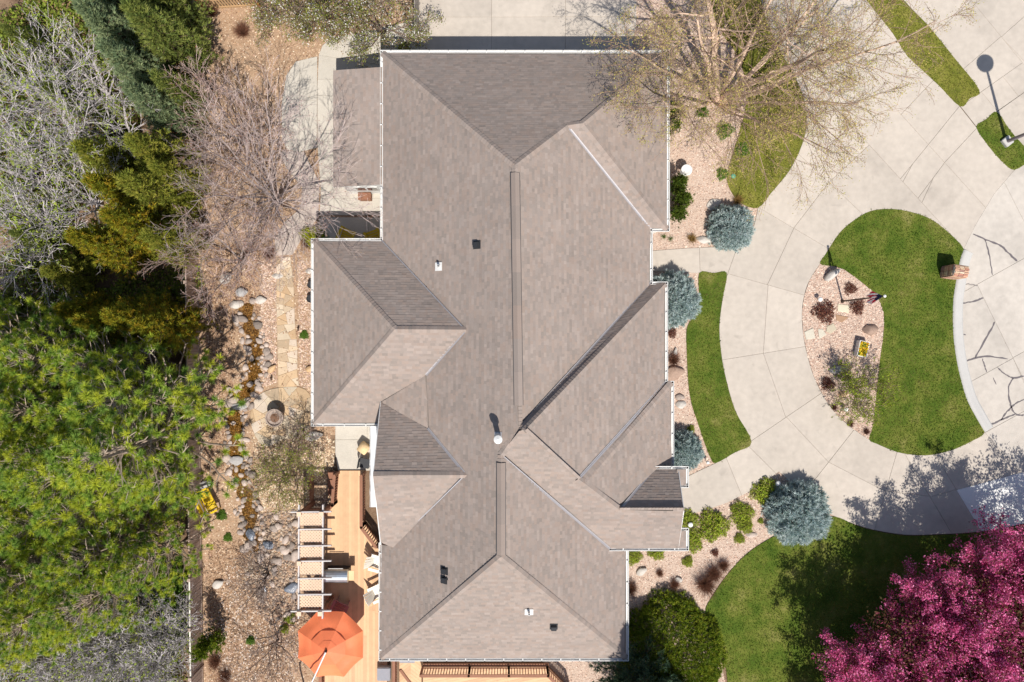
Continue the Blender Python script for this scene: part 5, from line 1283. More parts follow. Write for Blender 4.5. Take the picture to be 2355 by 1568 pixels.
for r_, (x0, ys_) in enumerate([(436, (905, 985, 1062, 1150, 1228)), (350, (828, 925, 1020, 1110, 1205, 1300)), (255, (815, 915, 1020, 1125, 1230, 1325)), (160, (800, 900, 1010, 1120, 1230, 1335)), (70, (830, 950, 1070, 1190, 1310))]):
    for i, y in enumerate(ys_):
        sc = (1.36, 1.40, 0.90, 0.42, 0.74)[i] if r_ == 0 else 0.92 + 0.2 * ((k * 37 % 10) / 10)
        plant('pine_tree', '%s %s' % (ordn[i], rowname[r_]), 'tree', x0 + ((k * 53) % 21 - 10 if r_ else 0), y + (k * 29) % 17 - 8, 0, PINES[k % 3], 'pine trees west of the fence', k * 1.37, sc, 0.78 if r_ == 0 and i < 2 else 1.0); k += 1

# ---- cedars / junipers
def cedar_parts(seed, h, Rr, cols, dens=1500, tuft=0.23, slim=1.0):
    rnd = random.Random(seed); segs = [(0, 0, 0, 0, 0, h * 0.9, 0.10, 0.02)]; tp = []; td = []; z = 0.3
    while z < h:
        f = z / h; nb = 8
        for k in range(nb):
            a = rnd.random() * 6.28; L = max(0.15, Rr * (1 - f ** 1.3) ** 0.8 * rnd.uniform(0.55, 1.1)); el = rnd.uniform(0.2, 0.7) + 0.5 * f
            d = np.array([math.cos(a) * math.cos(el), math.sin(a) * math.cos(el), math.sin(el)]); p = np.array([0, 0, z]); n = max(2, int(L / 0.25))
            e = p + d * L; segs.append((*p, *e, 0.018, 0.007))
            for i in range(n):
                q = p + d * L * (0.3 + 0.7 * (i + rnd.random()) / n)
                for _ in range(3):
                    tp.append(q + np.array([rnd.gauss(0, .10), rnd.gauss(0, .10), rnd.gauss(0.03, .08)])); td.append(d * 0.7 + np.array([rnd.gauss(0, .35), rnd.gauss(0, .35), 0.75]))
        z += rnd.uniform(0.13, 0.2)
    tp = np.array(tp); td = np.array(td); base = np.array(cols); c = base[rng.integers(0, len(base), len(tp))]
    return [('trunk', branch_mesh('trunk', segs, (0.16, 0.11, 0.08), 4)), ('crown', foliage_mesh('crown', needles(tp, td, 11, tuft, 0.017, 0.34, c, 0.28), 'needle'))]
CY = [(0.36, 0.35, 0.03), (0.28, 0.30, 0.03), (0.44, 0.375, 0.03), (0.21, 0.245, 0.03), (0.44, 0.31, 0.03)]
CO = [(0.35, 0.37, 0.06), (0.27, 0.31, 0.05), (0.42, 0.40, 0.07)]
CB = [(0.29, 0.36, 0.19), (0.22, 0.30, 0.16), (0.35, 0.41, 0.21)]
CG = [(0.26, 0.31, 0.07), (0.32, 0.35, 0.09), (0.19, 0.25, 0.065)]
CED = [cedar_parts(11, 6.2, 1.6, CY), cedar_parts(12, 6.0, 1.7, CO), cedar_parts(13, 7.0, 1.7, CB), cedar_parts(14, 6.5, 1.8, CG)]
for i, (px, py, k, sc, rz, lab) in enumerate([(448, 570, 1, 0.85, 0.4, 'olive cedar at the fence line above the dark gap'), (395, 540, 0, 1.0, 1.0, 'yellow-olive cedar right of the grey bare trees'), (330, 580, 0, 1.0, 2.2, 'yellow-olive cedar in front of the grey branches'), (425, 470, 1, 1.0, 3.0, 'olive cedar under the red-budded bare tree'), (355, 470, 0, 0.95, 5.0, 'yellow-olive cedar between bare trees at left'), (430, 390, 1, 0.95, 0.8, 'olive cedar beside the mulch edge'),
                                     (400, 735, 0, 1.0, 2.5, 'small golden cedar at the top of the pine stand'), (446, 752, 0, 0.95, 4.1, 'small golden cedar next to the fence panel'), (335, 745, 0, 0.95, 0.2, 'small golden cedar below the dark gap'), (400, 220, 2, 0.95, 1.0, 'blue-green juniper in the upper left'), (455, 150, 3, 1.05, 2.0, 'broad green juniper by the top fence'), (365, 150, 2, 1.0, 4.0, 'blue-green juniper left of the broad green juniper'), (430, 290, 2, 0.85, 3.2, 'blue-green juniper tips above the bare tree'), (440, 70, 3, 1.0, 5.2, 'green juniper at the top edge'), (330, 60, 2, 0.9, 0.5, 'blue-green juniper at the top edge'), (300, 390, 1, 0.8, 0.1, 'olive cedar behind the grey branches'), (220, 640, 1, 0.7, 0.9, 'low olive cedar at the left below the grey tree'), (150, 560, 3, 0.6, 0.9, 'low green juniper under the grey tree'), (170, 1330, 0, 0.75, 0.9, 'olive cedar beside the grey brush at lower left'), (200, 250, 3, 0.55, 0.9, 'low green juniper behind the grey tree'), (120, 130, 3, 0.55, 1.9, 'low green juniper at the upper left corner'), (60, 700, 3, 0.6, 2.9, 'low green juniper at the left edge'), (455, 430, 1, 0.8, 1.5, 'olive cedar closest to the mulch under the bare tree'), (462, 250, 3, 0.75, 2.5, 'green juniper at the mulch edge above the bare tree'), (270, 720, 0, 0.8, 1.2, 'golden cedar at the left end of the dark gap')]):
    plant('juniper_tree', lab, 'tree', px, py, 0, CED[k], 'junipers west of the garden', rz, sc)

# ---- bare trees
def bare_parts(seed, spec, stems, bark, twig, budcols=None, bud=0.03, nb=1, budfrac=0.5, h0=0.5, lean=0.6, L0=3.2, r0=0.07, jit=0.04, tr=0.16, rmin=0.006):
    rnd = random.Random(seed); segs = []; tips = []
    segs.append((0, 0, 0, 0, 0, h0, tr, tr * 0.85))
    for i in range(stems):
        a = 6.283 * i / stems + rnd.gauss(0, 0.25); ln = lean * rnd.uniform(0.45, 1.25)
        d = (math.cos(a) * ln, math.sin(a) * ln, 1.0); grow(rnd, (0, 0, h0 * 0.9), d, L0 * rnd.uniform(0.85, 1.15), r0, spec, 0, segs, tips, rmin)
    out = [('trunk', branch_mesh('trunk', segs, bark, 3, 0.22, twig))]
    if budcols:
        t = np.array(tips); k = rng.random(len(t)) < budfrac; pp = t[k][:, :3]
        out.append(('crown', foliage_mesh('crown', leaves(pp, nb, bud, jit, budcols, 0.25))))
    return out
SPB = [dict(n=8, wig=0.10, trop=0.05, kids=9, klen=0.60, ang=0.75, start=0.15, krad=0.55, taper=0.3), dict(n=6, wig=0.15, trop=0.05, kids=7, klen=0.5, ang=0.6, start=0.15, krad=0.6, taper=0.3), dict(n=4, wig=0.16, trop=0.05, kids=4, klen=0.55, ang=0.55, start=0.2, krad=0.7, taper=0.5), dict(n=3, wig=0.15, trop=0.04)]
red = bare_parts(31, SPB, 11, (0.35, 0.29, 0.27), (0.43, 0.345, 0.32), [(0.33, 0.10, 0.06), (0.42, 0.26, 0.08), (0.38, 0.16, 0.10)], 0.022, 1, 0.35, lean=1.15, L0=5.3, r0=0.06, rmin=0.0058)
plant('bare_tree', 'spreading bare tree with reddish buds between woodland and lean-to', 'tree', 640, 462, 0, red)
red2 = bare_parts(37, SPB, 6, (0.33, 0.27, 0.25), (0.42, 0.31, 0.275), [(0.36, 0.12, 0.07), (0.42, 0.28, 0.10)], 0.022, 1, 0.4, lean=0.95, L0=3.3, r0=0.05, rmin=0.0068)
plant('bare_tree', 'smaller red-budded bare tree over the stream head', 'tree', 560, 600, 0, red2, None, 1.0)
plant('bare_tree', 'red-twigged bare tree above the side patio', 'tree', 560, 330, 0, red2, None, 2.6, 1.0)
SPG = [dict(SPB[0], kids=7), dict(SPB[1], kids=5), SPB[2], SPB[3]]
grey = bare_parts(33, SPG, 6, (0.46, 0.42, 0.42), (0.55, 0.50, 0.51), [(0.27, 0.35, 0.04), (0.36, 0.42, 0.06), (0.22, 0.30, 0.04)], 0.06, 2, 0.16, lean=0.75, L0=4.2, r0=0.07, jit=0.09, rmin=0.0052)
GT = [(235, 470, 0.0, 1.0, 'grey bare tree in the middle of the left woodland'), (130, 560, 1.3, 1.0, 'grey bare tree at the left edge above the pines'), (190, 330, 2.2, 1.05, 'grey bare tree with green buds in the upper left'), (90, 420, 3.4, 1.0, 'grey bare tree at the far left edge'), (260, 230, 4.4, 0.9, 'slender grey bare tree left of the junipers'), (120, 240, 5.0, 1.0, 'grey bare tree near the top left corner'), (300, 330, 0.7, 0.8, 'small grey bare tree among the olive cedars')]
for px, py, rz, sc, lab in GT: plant('bare_tree', lab, 'tree', px, py, 0, grey, 'grey bare trees of the left woodland', rz, sc)
brush = bare_parts(39, [dict(SPB[0], kids=9, wig=0.16), SPB[1], SPB[2], SPB[3]], 9, (0.40, 0.36, 0.35), (0.47, 0.43, 0.43), [(0.26, 0.33, 0.05), (0.34, 0.38, 0.07)], 0.05, 1, 0.1, lean=1.1, L0=2.2, r0=0.035, h0=0.15, tr=0.05, rmin=0.006)
for px, py, rz, sc, lab in [(350, 1425, 0.5, 1.35, 'low grey bare brush at the lower left'), (400, 1420, 2.0, 1.05, 'grey bare brush beside the fence at the lower edge'), (285, 1415, 3.3, 1.4, 'grey bare brush at the bottom left edge'), (205, 1425, 4.3, 1.4, 'grey bare brush near the bottom left corner'), (320, 1480, 1.3, 1.3, 'grey bare brush cut by the bottom edge'), (110, 1420, 5.3, 1.4, 'grey bare brush in the bottom left corner'), (240, 1520, 0.9, 1.4, 'southern grey brush left of the fence end'), (390, 1520, 2.9, 1.0, 'southernmost grey brush at the fence')]:
    plant('bare_shrub', lab, 'shrub', px, py, 0, brush, 'grey brush south of the pines', rz, sc)
# low green bush near fence bottom and undergrowth
def bush_parts(seed, r, h, cols, size, n=900, inner=0.25, up=0.4, stems=14, stemcol=(0.2, 0.14, 0.10)):
    rnd = random.Random(seed); segs = []
    for i in range(stems):
        a = rnd.random() * 6.28; q = rnd.uniform(0.3, 0.9); e = (math.cos(a) * r * q, math.sin(a) * r * q, h * rnd.uniform(0.5, 0.9)); mid = (e[0] * 0.45, e[1] * 0.45, e[2] * 0.6)
        segs += [(0, 0, 0, *mid, 0.014, 0.010), (*mid, *e, 0.010, 0.006)]
    a = rng.random(n) * 6.283; ct = rng.random(n); rad = (inner + (1 - inner) * rng.random(n) ** 0.5)
    lump = 1 + 0.16 * np.sin(a * 3 + seed) + 0.10 * np.sin(a * 7 + 2 * seed)
    st = np.sqrt(1 - ct ** 2)
    pp = np.stack([np.cos(a) * st * r * rad * lump, np.sin(a) * st * r * rad * lump, ct * h * rad * (1 + 0.12 * np.sin(a * 5 + ct * 6)) + 0.03], 1)
    return [('stems', branch_mesh('stems', segs, stemcol, 3)), ('foliage', foliage_mesh('foliage', leaves(pp, 4, size, size * 0.9, cols, 0.3, up=up)))]
GREEN = [(0.125, 0.235, 0.028), (0.17, 0.29, 0.035), (0.095, 0.19, 0.025)]
LIME = [(0.34, 0.43, 0.035), (0.25, 0.36, 0.032), (0.42, 0.48, 0.05), (0.28, 0.23, 0.07)]
BURG = [(0.13, 0.042, 0.034), (0.19, 0.065, 0.045), (0.24, 0.11, 0.065)]
b_green = bush_parts(41, 1.0, 1.0, GREEN, 0.06, 1100); b_lime = bush_parts(42, 1.0, 0.8, LIME, 0.055, 1000); b_burg = bush_parts(43, 1.0, 0.9, BURG, 0.075, 330, stems=40, stemcol=(0.14, 0.05, 0.04))
b_yel = bush_parts(44, 1.0, 1.2, [(0.42, 0.46, 0.015), (0.30, 0.38, 0.015), (0.5, 0.45, 0.02)], 0.07, 800)
for px, py, sc, zs, rz, me, lab, grp in [
    (385, 1385, 1.3, 0.9, 0, b_green, 'bright green bush behind the fence at the lower left', None), (395, 1335, 1.0, 0.9, 2, b_green, 'green bush behind the fence above the lower edge', None), (400, 1435, 1.1, 0.9, 1, b_green, 'green bush at the bottom edge behind the fence', None),
    (1757, 1130, 0.68, 0.8, 0, b_lime, 'lime shrub beside the mushroom light and big spruce', 'lime shrubs in the front bed'), (1703, 1178, 0.58, 0.9, 1, b_lime, 'lime shrub at the edge of the porch walk', 'lime shrubs in the front bed'), (1712, 1207, 0.40, 1, 2, b_lime, 'small lime shrub just below the walk-edge one', 'lime shrubs in the front bed'), (1638, 1207, 0.78, 0.8, 3, b_lime, 'largest lime shrub in the front bed', 'lime shrubs in the front bed'),
    (1588, 1240, 0.62, 0.8, 4, b_lime, 'lime shrub under the porch gutter return', 'lime shrubs in the front bed'), (1580, 1193, 0.52, 0.8, 5, b_lime, 'lime shrub next to the porch gable', 'lime shrubs in the front bed'), (1455, 1278, 0.42, 0.9, 1, b_lime, 'lime shrub at the east wall corner', 'lime shrubs in the front bed'), (1508, 1266, 0.44, 0.9, 2, b_lime, 'lime shrub below the porch gutter', 'lime shrubs in the front bed'), (1580, 1290, 0.28, 1, 2, b_lime, 'small lime shrub alone in the gravel', 'lime shrubs in the front bed'), (1699, 1237, 0.27, 1, 0.4, b_lime, 'small lime shrub beside the flat pink rock', 'lime shrubs in the front bed'), (1748, 1197, 0.15, 1, 0, b_lime, 'tiny lime shrub left of the big spruce', 'lime shrubs in the front bed'), (1588, 986, 0.2, 1, 0, b_lime, 'tiny shrub above the blue spruce by the porch', None),
    (1893, 718, 0.56, 0.8, 0, b_burg, 'largest burgundy shrub in the island bed', 'burgundy shrubs in the island bed'), (1953, 664, 0.32, 0.9, 1, b_burg, 'burgundy shrub above the flag', 'burgundy shrubs in the island bed'), (1968, 706, 0.38, 0.9, 2, b_burg, 'burgundy shrub below the flag', 'burgundy shrubs in the island bed'), (1900, 883, 0.34, 0.9, 3, b_burg, 'burgundy shrub at the drive edge near the grey boulder', 'burgundy shrubs in the island bed'),
    (1643, 1270, 0.20, 1, 0, b_burg, 'tiny burgundy shrub in the front gravel bed', None), (1543, 765, 0.28, 0.9, 0, b_burg, 'small brown shrub below the blue spruce at the wall', None),
    (720, 545, 0.55, 0.9, 0, b_yel, 'bright yellow-green shrub at the corner of the west wing', None), (735, 553, 0.42, 0.8, 1, b_green, 'green shrub beside the yellow-green one', None),
    (1706, 345, 0.35, 0.6, 0, b_green, 'small green plant in the birch bed near the lawn', 'green perennials in the birch bed'), (1615, 258, 0.3, 0.6, 0, b_green, 'small green plant near the birch trunks', 'green perennials in the birch bed'), (1660, 400, 0.3, 0.6, 0.7, b_green, 'small green plant left of the valve cover', 'green perennials in the birch bed'), (1665, 300, 0.42, 0.6, 0.7, b_green, 'green plant in the middle of the birch bed', 'green perennials in the birch bed'),
    (511, 1184, 0.26, 0.7, 0, b_green, 'small green plant below the yellow bench', None), (577, 1472, 0.22, 0.7, 0, b_green, 'small green plant in the lower mulch', None), (700, 770, 0.22, 0.7, 0, b_green, 'small green tuft beside the west wing wall', None), (668, 1420, 0.3, 0.8, 0, b_lime, 'lime tuft left of the pergola foot', None), (655, 1445, 0.24, 0.8, 0, b_lime, 'lime tuft at the shaded bed left of the umbrella', None), (930, 112, 0.32, 0.8, 0, b_lime, 'lime plant in the shade at the north-west house corner', None), (525, 1235, 0.22, 0.7, 0, b_green, 'small green plant right of the pine tips', None)]:
    plant('shrub', lab, 'shrub', px, py, 0.02, me, grp, rz, sc, zs)
b_und = bush_parts(47, 1.0, 0.9, [(0.26, 0.33, 0.05), (0.36, 0.42, 0.06), (0.36, 0.24, 0.13), (0.20, 0.27, 0.05)], 0.06, 800)
for i, (px, py, sc) in enumerate([(100, 330, 1.5), (180, 410, 1.4), (60, 480, 1.5), (130, 480, 1.3), (240, 360, 1.3), (200, 200, 1.5), (90, 200, 1.4), (280, 270, 1.2), (170, 620, 1.2), (80, 610, 1.4), (260, 150, 1.3), (150, 90, 1.3), (250, 560, 1.1), (330, 1480, 1.5), (250, 1470, 1.5), (390, 1470, 1.0), (180, 1480, 1.5), (100, 1470, 1.5), (30, 1440, 1.5), (360, 1540, 1.4), (280, 1545, 1.5), (200, 1550, 1.5), (110, 1545, 1.5), (30, 1530, 1.5), (300, 1400, 1.0), (230, 1400, 1.2), (150, 1380, 1.3), (370, 1390, 0.9), (20, 380, 1.5), (20, 240, 1.5), (60, 90, 1.6), (130, 40, 1.5), (30, 150, 1.5), (200, 40, 1.4), (300, 690, 1.3), (220, 720, 1.4), (130, 720, 1.4), (50, 760, 1.4), (370, 680, 1.1), (430, 650, 0.9)]):
    plant('undergrowth_shrub', 'leafing undergrowth shrub beneath the grey %s' % ('brush at the lower left' if py > 1000 else 'bare trees of the left woodland'), 'shrub', px, py, 0, b_und, 'undergrowth of the left woodland', i * 1.1, sc)
# tufts of dry ornamental grass
def grass_tuft(seed, n, c, L=0.5, sp=0.45):
    pp = np.c_[rng.normal(0, 0.06, (n, 2)), np.zeros(n)]; dd = np.c_[rng.normal(0, sp, (n, 2)), np.ones(n)]
    return [('blades', foliage_mesh('blades', needles(pp, dd, 2, L, 0.006, 0.15, np.tile(np.array(c)[None], (n, 1)), 0.35)))]
tdry = grass_tuft(1, 420, (0.26, 0.13, 0.085), 0.6, 0.7); tstub = grass_tuft(2, 260, (0.24, 0.12, 0.09), 0.28, 0.45); tgold = grass_tuft(3, 260, (0.42, 0.28, 0.10), 0.38, 0.6); tlil = grass_tuft(4, 60, (0.10, 0.20, 0.03), 0.3, 0.8)
for px, py, sc, me, lab in [(1620, 1342, 1.35, tdry, 'large dry brown ornamental grass in the front bed'), (1640, 1318, 1.1, tdry, 'dry brown ornamental grass right of the largest'), (1662, 1300, 0.8, tdry, 'dry reddish grass at the lawn edge'), (1516, 1317, 0.5, tdry, 'small dry grass below the porch'), (1550, 1342, 0.7, tdry, 'dry grass around the pale rock'), (1916, 937, 0.8, tstub, 'trimmed brown grass stub beside the mushroom light'), (1953, 974, 0.9, tstub, 'middle trimmed grass stub along the drive'), (1990, 992, 0.85, tstub, 'lowest trimmed grass stub in the island bed'), (1547, 828, 0.9, tdry, 'dry brown shrub against the wall above the flat boulder'), (1590, 550, 0.9, tgold, 'golden dry grass by the front walk'), (1525, 545, 0.7, tlil, 'left of two green lily tufts at the house corner'), (1541, 550, 0.7, tlil, 'right of two green lily tufts at the house corner'), (497, 1520, 0.9, tdry, 'dry brown grass ring by the fence'), (520, 1555, 0.9, tdry, 'dry brown shrub at the bottom edge'), (1695, 462, 1.0, tgold, 'golden grass behind the round blue spruce'), (560, 75, 1.0, tdry, 'dry reddish shrub in the mulch near the top fence'), (490, 30, 0.8, tdry, 'dry grass at the foot of the picket fence'), (1450, 1352, 0.9, tdry, 'dry brown grass beside the dark hedge and house'), (710, 560, 0.8, tdry, 'dry brown twigs left of the yellow-green shrub'), (620, 585, 0.9, tdry, 'dry brown twigs left of the flagstone path')]:
    plant('ornamental_grass', lab, 'grass clump', px, py, 0.03, me, 'ornamental grass clumps', random.random() * 6, sc)
# pansies in the planter
pq = np.c_[rng.uniform(-0.19, 0.19, 330), rng.uniform(-0.33, 0.33, 330), rng.uniform(0.40, 0.47, 330)]
link('pansies', foliage_mesh('pansies', leaves(pq, 1, 0.036, 0.01, [(0.75, 0.52, 0.01), (0.8, 0.62, 0.02), (0.62, 0.22, 0.02), (0.10, 0.18, 0.02), (0.7, 0.6, 0.05)], 0.2, 0.9, 3.0)), None, plt, True)

# ---- round blue spruces
def globe_parts(seed, cols, n=5200):
    a = rng.random(n) * 6.283; ct = rng.random(n) ** 0.85; st = np.sqrt(1 - ct ** 2)
    rad = 0.62 + 0.38 * rng.random(n) ** 0.45
    lump = 1 + 0.05 * np.sin(a * 4 + seed) + 0.06 * np.sin(a * 9 + ct * 9) + 0.10 * np.sin(a * (15 + seed) + 3 * np.sin(ct * 13 + seed)) * np.sin(ct * 17 + 2 * np.sin(a * 5 + seed))
    nr = np.stack([np.cos(a) * st, np.sin(a) * st, ct], 1); pp = nr * (rad * lump)[:, None]; pp[:, 2] *= 0.8
    dd = nr + np.array([0, 0, 0.35]) + rng.normal(0, 0.35, (n, 3))
    base = np.array(cols); c = base[rng.integers(0, len(base), n)]
    rnd = random.Random(seed); segs = [(0, 0, 0, 0, 0, 0.7, 0.07, 0.03)]
    for i in range(60):
        an = rnd.random() * 6.28; cz = rnd.random(); s_ = math.sqrt(1 - cz * cz) * 0.85; segs.append((0, 0, 0.1 + 0.4 * cz * rnd.random(), math.cos(an) * s_, math.sin(an) * s_, cz * 0.68, 0.02, 0.008))
    return [('trunk', branch_mesh('trunk', segs, (0.15, 0.11, 0.09), 4)), ('crown', foliage_mesh('crown', needles(pp, dd, 9, 0.115, 0.011, 0.45, c, 0.22), 'needle'))]
SB = [(0.60, 0.69, 0.69), (0.49, 0.60, 0.60), (0.70, 0.77, 0.75), (0.40, 0.51, 0.47)]
gl = globe_parts(3, SB); gl2 = globe_parts(5, SB, 4200); gl3 = globe_parts(7, SB, 4600); gl4 = globe_parts(4, SB, 4000)
for px, py, sc, zs, rz, me, lab in [(1675, 526, 1.08, 1.5, 0, gl2, 'round blue spruce under the birch by the front walk'), (1538, 690, 1.30, 1.45, 1, gl3, 'round blue spruce half under the eave left of the narrow lawn'), (1564, 1036, 0.96, 1.5, 2, gl4, 'smallest round blue spruce beside the porch'), (1826, 1174, 1.47, 1.35, 3, gl, 'largest round blue spruce between drive and lawn')]:
    plant('blue_spruce', lab, 'spruce', px, py, 0.02, me, 'round blue spruces in front of the house', rz, sc, zs)
# ---- evergreens along the east wall
yew = cedar_parts(21, 1.5, 0.62, [(0.12, 0.18, 0.025), (0.18, 0.24, 0.03), (0.08, 0.13, 0.02)], tuft=0.16)
for px, py, sc, rz, lab in [(1546, 268, 1.0, 0, 'green yew shrub at the east wall under the birch'), (1541, 300, 0.85, 1, 'lower part yew under the birch branches'), (1550, 430, 1.05, 2, 'green yew shrub just below the bird bath'), (1556, 465, 1.05, 3, 'middle yew shrub of the east wall row'), (1548, 497, 0.95, 4, 'lowest yew shrub of the east wall row')]:
    plant('yew_shrub', lab, 'shrub', px, py, 0, yew, 'yew shrubs along the east wall', rz, sc)
# conical arborvitae
arb = cedar_parts(22, 2.3, 0.55, [(0.17, 0.24, 0.018), (0.23, 0.28, 0.02), (0.11, 0.17, 0.015)], tuft=0.14)
plant('arborvitae', 'small conical arborvitae in the mulch by the fence', 'shrub', 507, 1452, 0, arb, None, 0, 1.25)
# ---- dark hedge mound and spruce at the bottom
def mound(seed, cols, n, L=0.14):
    a = rng.random(n) * 6.283; ct = rng.random(n) ** 0.8; st = np.sqrt(1 - ct ** 2); lump = 1 + 0.05 * np.sin(a * 5) + 0.04 * np.sin(a * 11 + ct * 7)
    nr = np.stack([np.cos(a) * st, np.sin(a) * st, ct], 1); pp = nr * (lump * (0.82 + 0.18 * rng.random(n)))[:, None]
    c = np.array(cols)[rng.integers(0, len(cols), n)]; return pp, nr + np.array([0, 0, 0.4]), c
pp, nr_, c_ = mound(9, [(0.18, 0.26, 0.018), (0.24, 0.30, 0.02), (0.12, 0.19, 0.016), (0.28, 0.31, 0.03)], 12000)
pp = pp * np.array([2.65, 3.3, 1.6]); rb = [(0, 0, 0, 0, 0, 1.0, 0.08, 0.03)] + [(0, 0, 0.1, math.cos(k) * 1.8, math.sin(k) * 2.2, 0.6, 0.04, 0.01) for k in range(12)]
plant('evergreen_hedge', 'large dark rounded evergreen mound at the south-east house corner', 'hedge', 1535, 1515, 0, [('stems', branch_mesh('stems', rb, (0.15, 0.1, 0.08), 4)), ('foliage', foliage_mesh('foliage', needles(pp, nr_, 9, 0.15, 0.014, 0.5, c_, 0.25), 'needle'))])
spr = cedar_parts(23, 7.4, 2.3, [(0.075, 0.135, 0.085), (0.10, 0.17, 0.10), (0.065, 0.115, 0.055)], tuft=0.26)
plant('spruce_tree', 'dark blue-green spruce reaching in at the bottom edge beside the house', 'tree', 1458, 1538, 0, spr, None, 0.4, 1.02)
plant('spruce_tree', 'smaller dark spruce at the bottom edge under the hedge', 'tree', 1540, 1562, 0, spr, None, 2.4, 0.5)

# ---- birch clump
SPW = [dict(n=12, wig=0.06, trop=0.03, kids=11, klen=0.42, ang=0.75, start=0.28, krad=0.42, taper=0.25), dict(n=7, wig=0.12, trop=0.01, kids=7, klen=0.5, ang=0.6, start=0.2, krad=0.55, taper=0.3), dict(n=5, wig=0.15, trop=-0.05, kids=5, klen=0.55, ang=0.6, start=0.15, krad=0.6, taper=0.4), dict(n=3, wig=0.14, trop=-0.12)]
rnd = random.Random(5); segs = []; tips = []
for (dx, dy, L, r) in [(-0.24, 0.36, 9.8, 0.23), (0.30, 0.10, 10.0, 0.19), (-0.42, 0.02, 8.0, 0.14), (0.52, -0.10, 8.6, 0.11), (0.22, 0.42, 9.5, 0.12), (0.06, -0.55, 7.2, 0.09), (0.62, 0.36, 8.5, 0.10), (0.55, -0.62, 7.6, 0.09), (-0.85, -0.35, 8.0, 0.09), (-0.95, 0.25, 8.4, 0.09), (0.95, -0.25, 7.4, 0.085), (1.05, 0.15, 9.2, 0.10), (0.85, 0.60, 10.0, 0.11)]:
    grow(rnd, (dx * 0.4, dy * 0.4, 0), (dx, dy, 1), L, r, SPW, 0, segs, tips, 0.006)
tt = np.array(tips); kk = rng.random(len(tt)) < 0.80
BL = [(0.54, 0.46, 0.12), (0.48, 0.45, 0.10), (0.60, 0.46, 0.16), (0.42, 0.43, 0.09), (0.50, 0.36, 0.16)]
birch = [('trunk', branch_mesh('trunk', segs, (0.62, 0.46, 0.35), 5, 0.3, (0.30, 0.20, 0.15))), ('crown', foliage_mesh('crown', leaves(tt[kk][:, :3] + np.array([0, 0, -0.05]), 3, 0.036, 0.12, BL, 0.25, 0.4)))]
plant('birch_tree', 'large multi-stemmed birch with yellow-green catkins over the drive', 'tree', 1652, 232, 0, birch)
# ---- white-blossom crab apple at the top, small trees
SPC = [dict(n=7, wig=0.14, trop=0.0, kids=8, klen=0.6, ang=0.8, start=0.2, krad=0.55, taper=0.3), dict(n=5, wig=0.18, trop=0.02, kids=6, klen=0.55, ang=0.7, start=0.2, krad=0.6, taper=0.3), dict(n=4, wig=0.18, trop=0.03, kids=3, klen=0.5, ang=0.6, start=0.2, krad=0.6, taper=0.5), dict(n=2, wig=0.15)]
wht = bare_parts(51, SPC, 7, (0.20, 0.15, 0.12), (0.22, 0.17, 0.13), [(0.25, 0.28, 0.05), (0.20, 0.24, 0.045), (0.30, 0.30, 0.07), (0.80, 0.77, 0.72), (0.30, 0.18, 0.09)], 0.042, 3, 0.8, lean=1.2, L0=2.3, r0=0.05, jit=0.09)
plant('crabapple_tree', 'white-blossoming crab apple over the curved walk', 'tree', 880, 80, 0, wht)
plant('crabapple_tree', 'white-blossoming crab apple left of the walk at the top', 'tree', 760, 40, 0, wht, None, 2.0, 1.05)
plant('crabapple_tree', 'sparser blossoming crab apple near the picket fence', 'tree', 690, 30, 0, wht, None, 4.0, 0.85)
smt = bare_parts(52, SPC, 5, (0.16, 0.11, 0.09), (0.20, 0.14, 0.11), [(0.25, 0.29, 0.04), (0.33, 0.34, 0.06), (0.36, 0.27, 0.11), (0.22, 0.3, 0.04)], 0.036, 2, 0.7, lean=0.9, L0=1.8, r0=0.035, jit=0.06, tr=0.06)
plant('small_tree', 'small leafing tree between stream and deck steps', 'tree', 690, 1065, 0, smt, None, 0, 1.0)
plant('small_tree', 'small leafing tree below the terrace', 'tree', 655, 1095, 0, smt, None, 2.2, 0.85)
brn = bare_parts(53, SPC, 5, (0.12, 0.09, 0.08), (0.22, 0.16, 0.13), [(0.62, 0.55, 0.50), (0.40, 0.26, 0.20)], 0.022, 1, 0.25, lean=0.8, L0=1.7, r0=0.035, jit=0.06, tr=0.06)
plant('small_tree', 'thin bare tree in the rocky mound left of the pergola', 'tree', 618, 1320, 0, brn, None, 0.5)
plant('small_tree', 'thin bare tree left of the orange umbrella', 'tree', 640, 1470, 0, brn, None, 2.5, 1.1)
plant('small_tree', 'thin bare shrub tree right of the barrel planter', 'tree', 700, 985, 0, brn, None, 1.5, 0.75)
isl = bare_parts(54, SPC, 9, (0.16, 0.11, 0.08), (0.20, 0.15, 0.08), [(0.26, 0.34, 0.025), (0.34, 0.40, 0.03), (0.19, 0.28, 0.025)], 0.04, 2, 0.5, lean=1.0, L0=1.75, r0=0.022, jit=0.05, tr=0.05, h0=0.15)
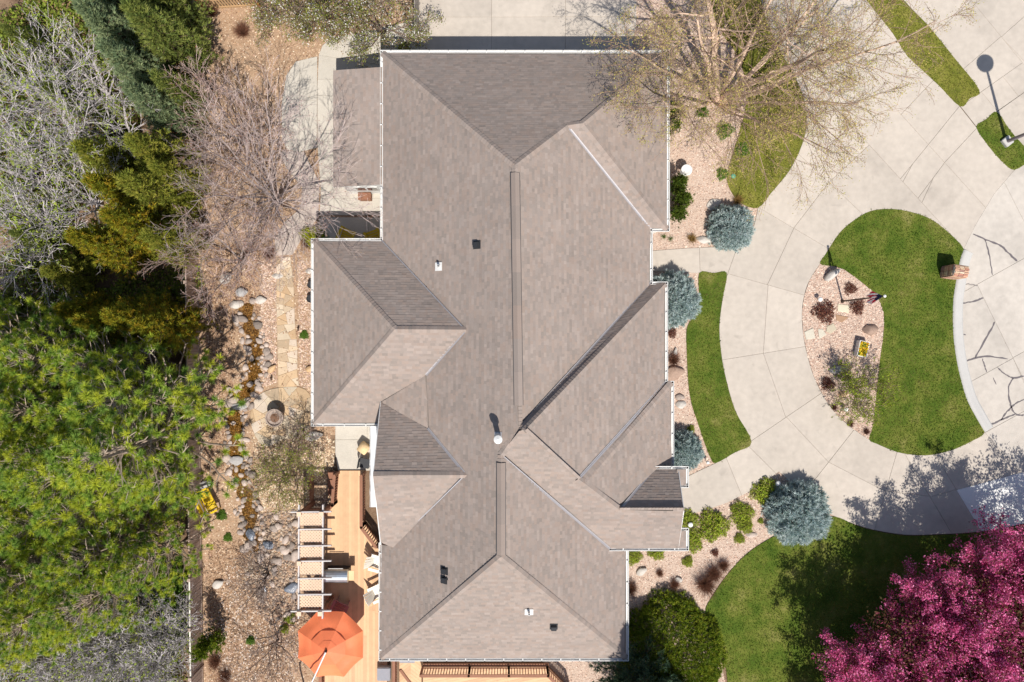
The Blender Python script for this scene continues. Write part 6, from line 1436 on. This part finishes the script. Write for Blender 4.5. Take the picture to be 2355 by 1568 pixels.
plant('forsythia_shrub', 'leggy green shrub straddling island bed and lawn', 'shrub', 1962, 893, 0.04, isl)
# ---- pink crab apples
SPP = [dict(n=8, wig=0.12, trop=0.02, kids=9, klen=0.55, ang=0.75, start=0.2, krad=0.5, taper=0.3), dict(n=6, wig=0.15, trop=0.03, kids=7, klen=0.52, ang=0.65, start=0.15, krad=0.55, taper=0.3), dict(n=4, wig=0.15, trop=0.05, kids=4, klen=0.55, ang=0.55, start=0.15, krad=0.6, taper=0.5), dict(n=3, wig=0.12, trop=0.03)]
PK = [(0.82, 0.15, 0.39), (0.66, 0.09, 0.28), (0.90, 0.30, 0.54), (0.46, 0.055, 0.17), (0.78, 0.16, 0.37), (0.20, 0.07, 0.055)]
pink = bare_parts(61, SPP, 7, (0.13, 0.09, 0.08), (0.17, 0.075, 0.07), PK, 0.046, 8, 0.97, lean=1.0, L0=4.6, r0=0.075, jit=0.075, tr=0.14, h0=0.8)
_rp = random.Random(61)
_q = rng.normal(0, 1, (2600, 3)); _q = nrm(_q) * rng.uniform(0.35, 1.0, (2600, 1)) ** 0.6 * np.array([3.3, 3.3, 1.5]) + np.array([0, 0, 3.6])
pink.append(('leaves', foliage_mesh('leaves', leaves(_q, 5, 0.065, 0.16, [(0.13, 0.055, 0.035), (0.17, 0.075, 0.04), (0.10, 0.08, 0.03), (0.30, 0.05, 0.11)], 0.3))))  # bronze inner leaves added to thicken the cast shadow and darken crown gaps
for px, py, rz, sc, lab in [(2190, 1390, 0.0, 1.08, 'magenta blossoming crab apple in the middle of the lower right'), (2035, 1475, 1.7, 1.05, 'magenta blossoming crab apple at the bottom edge'), (2350, 1318, 3.0, 1.1, 'magenta blossoming crab apple at the right edge'), (1985, 1600, 4.2, 1.0, 'magenta blossoming crab apple cut off by the bottom edge'), (2170, 1530, 5.2, 1.05, 'magenta blossoming crab apple in the lower right corner')]:
    plant('crabapple_tree', lab, 'tree', px, py, 0, pink, 'pink crab apples on the lower right lawn', rz, sc)
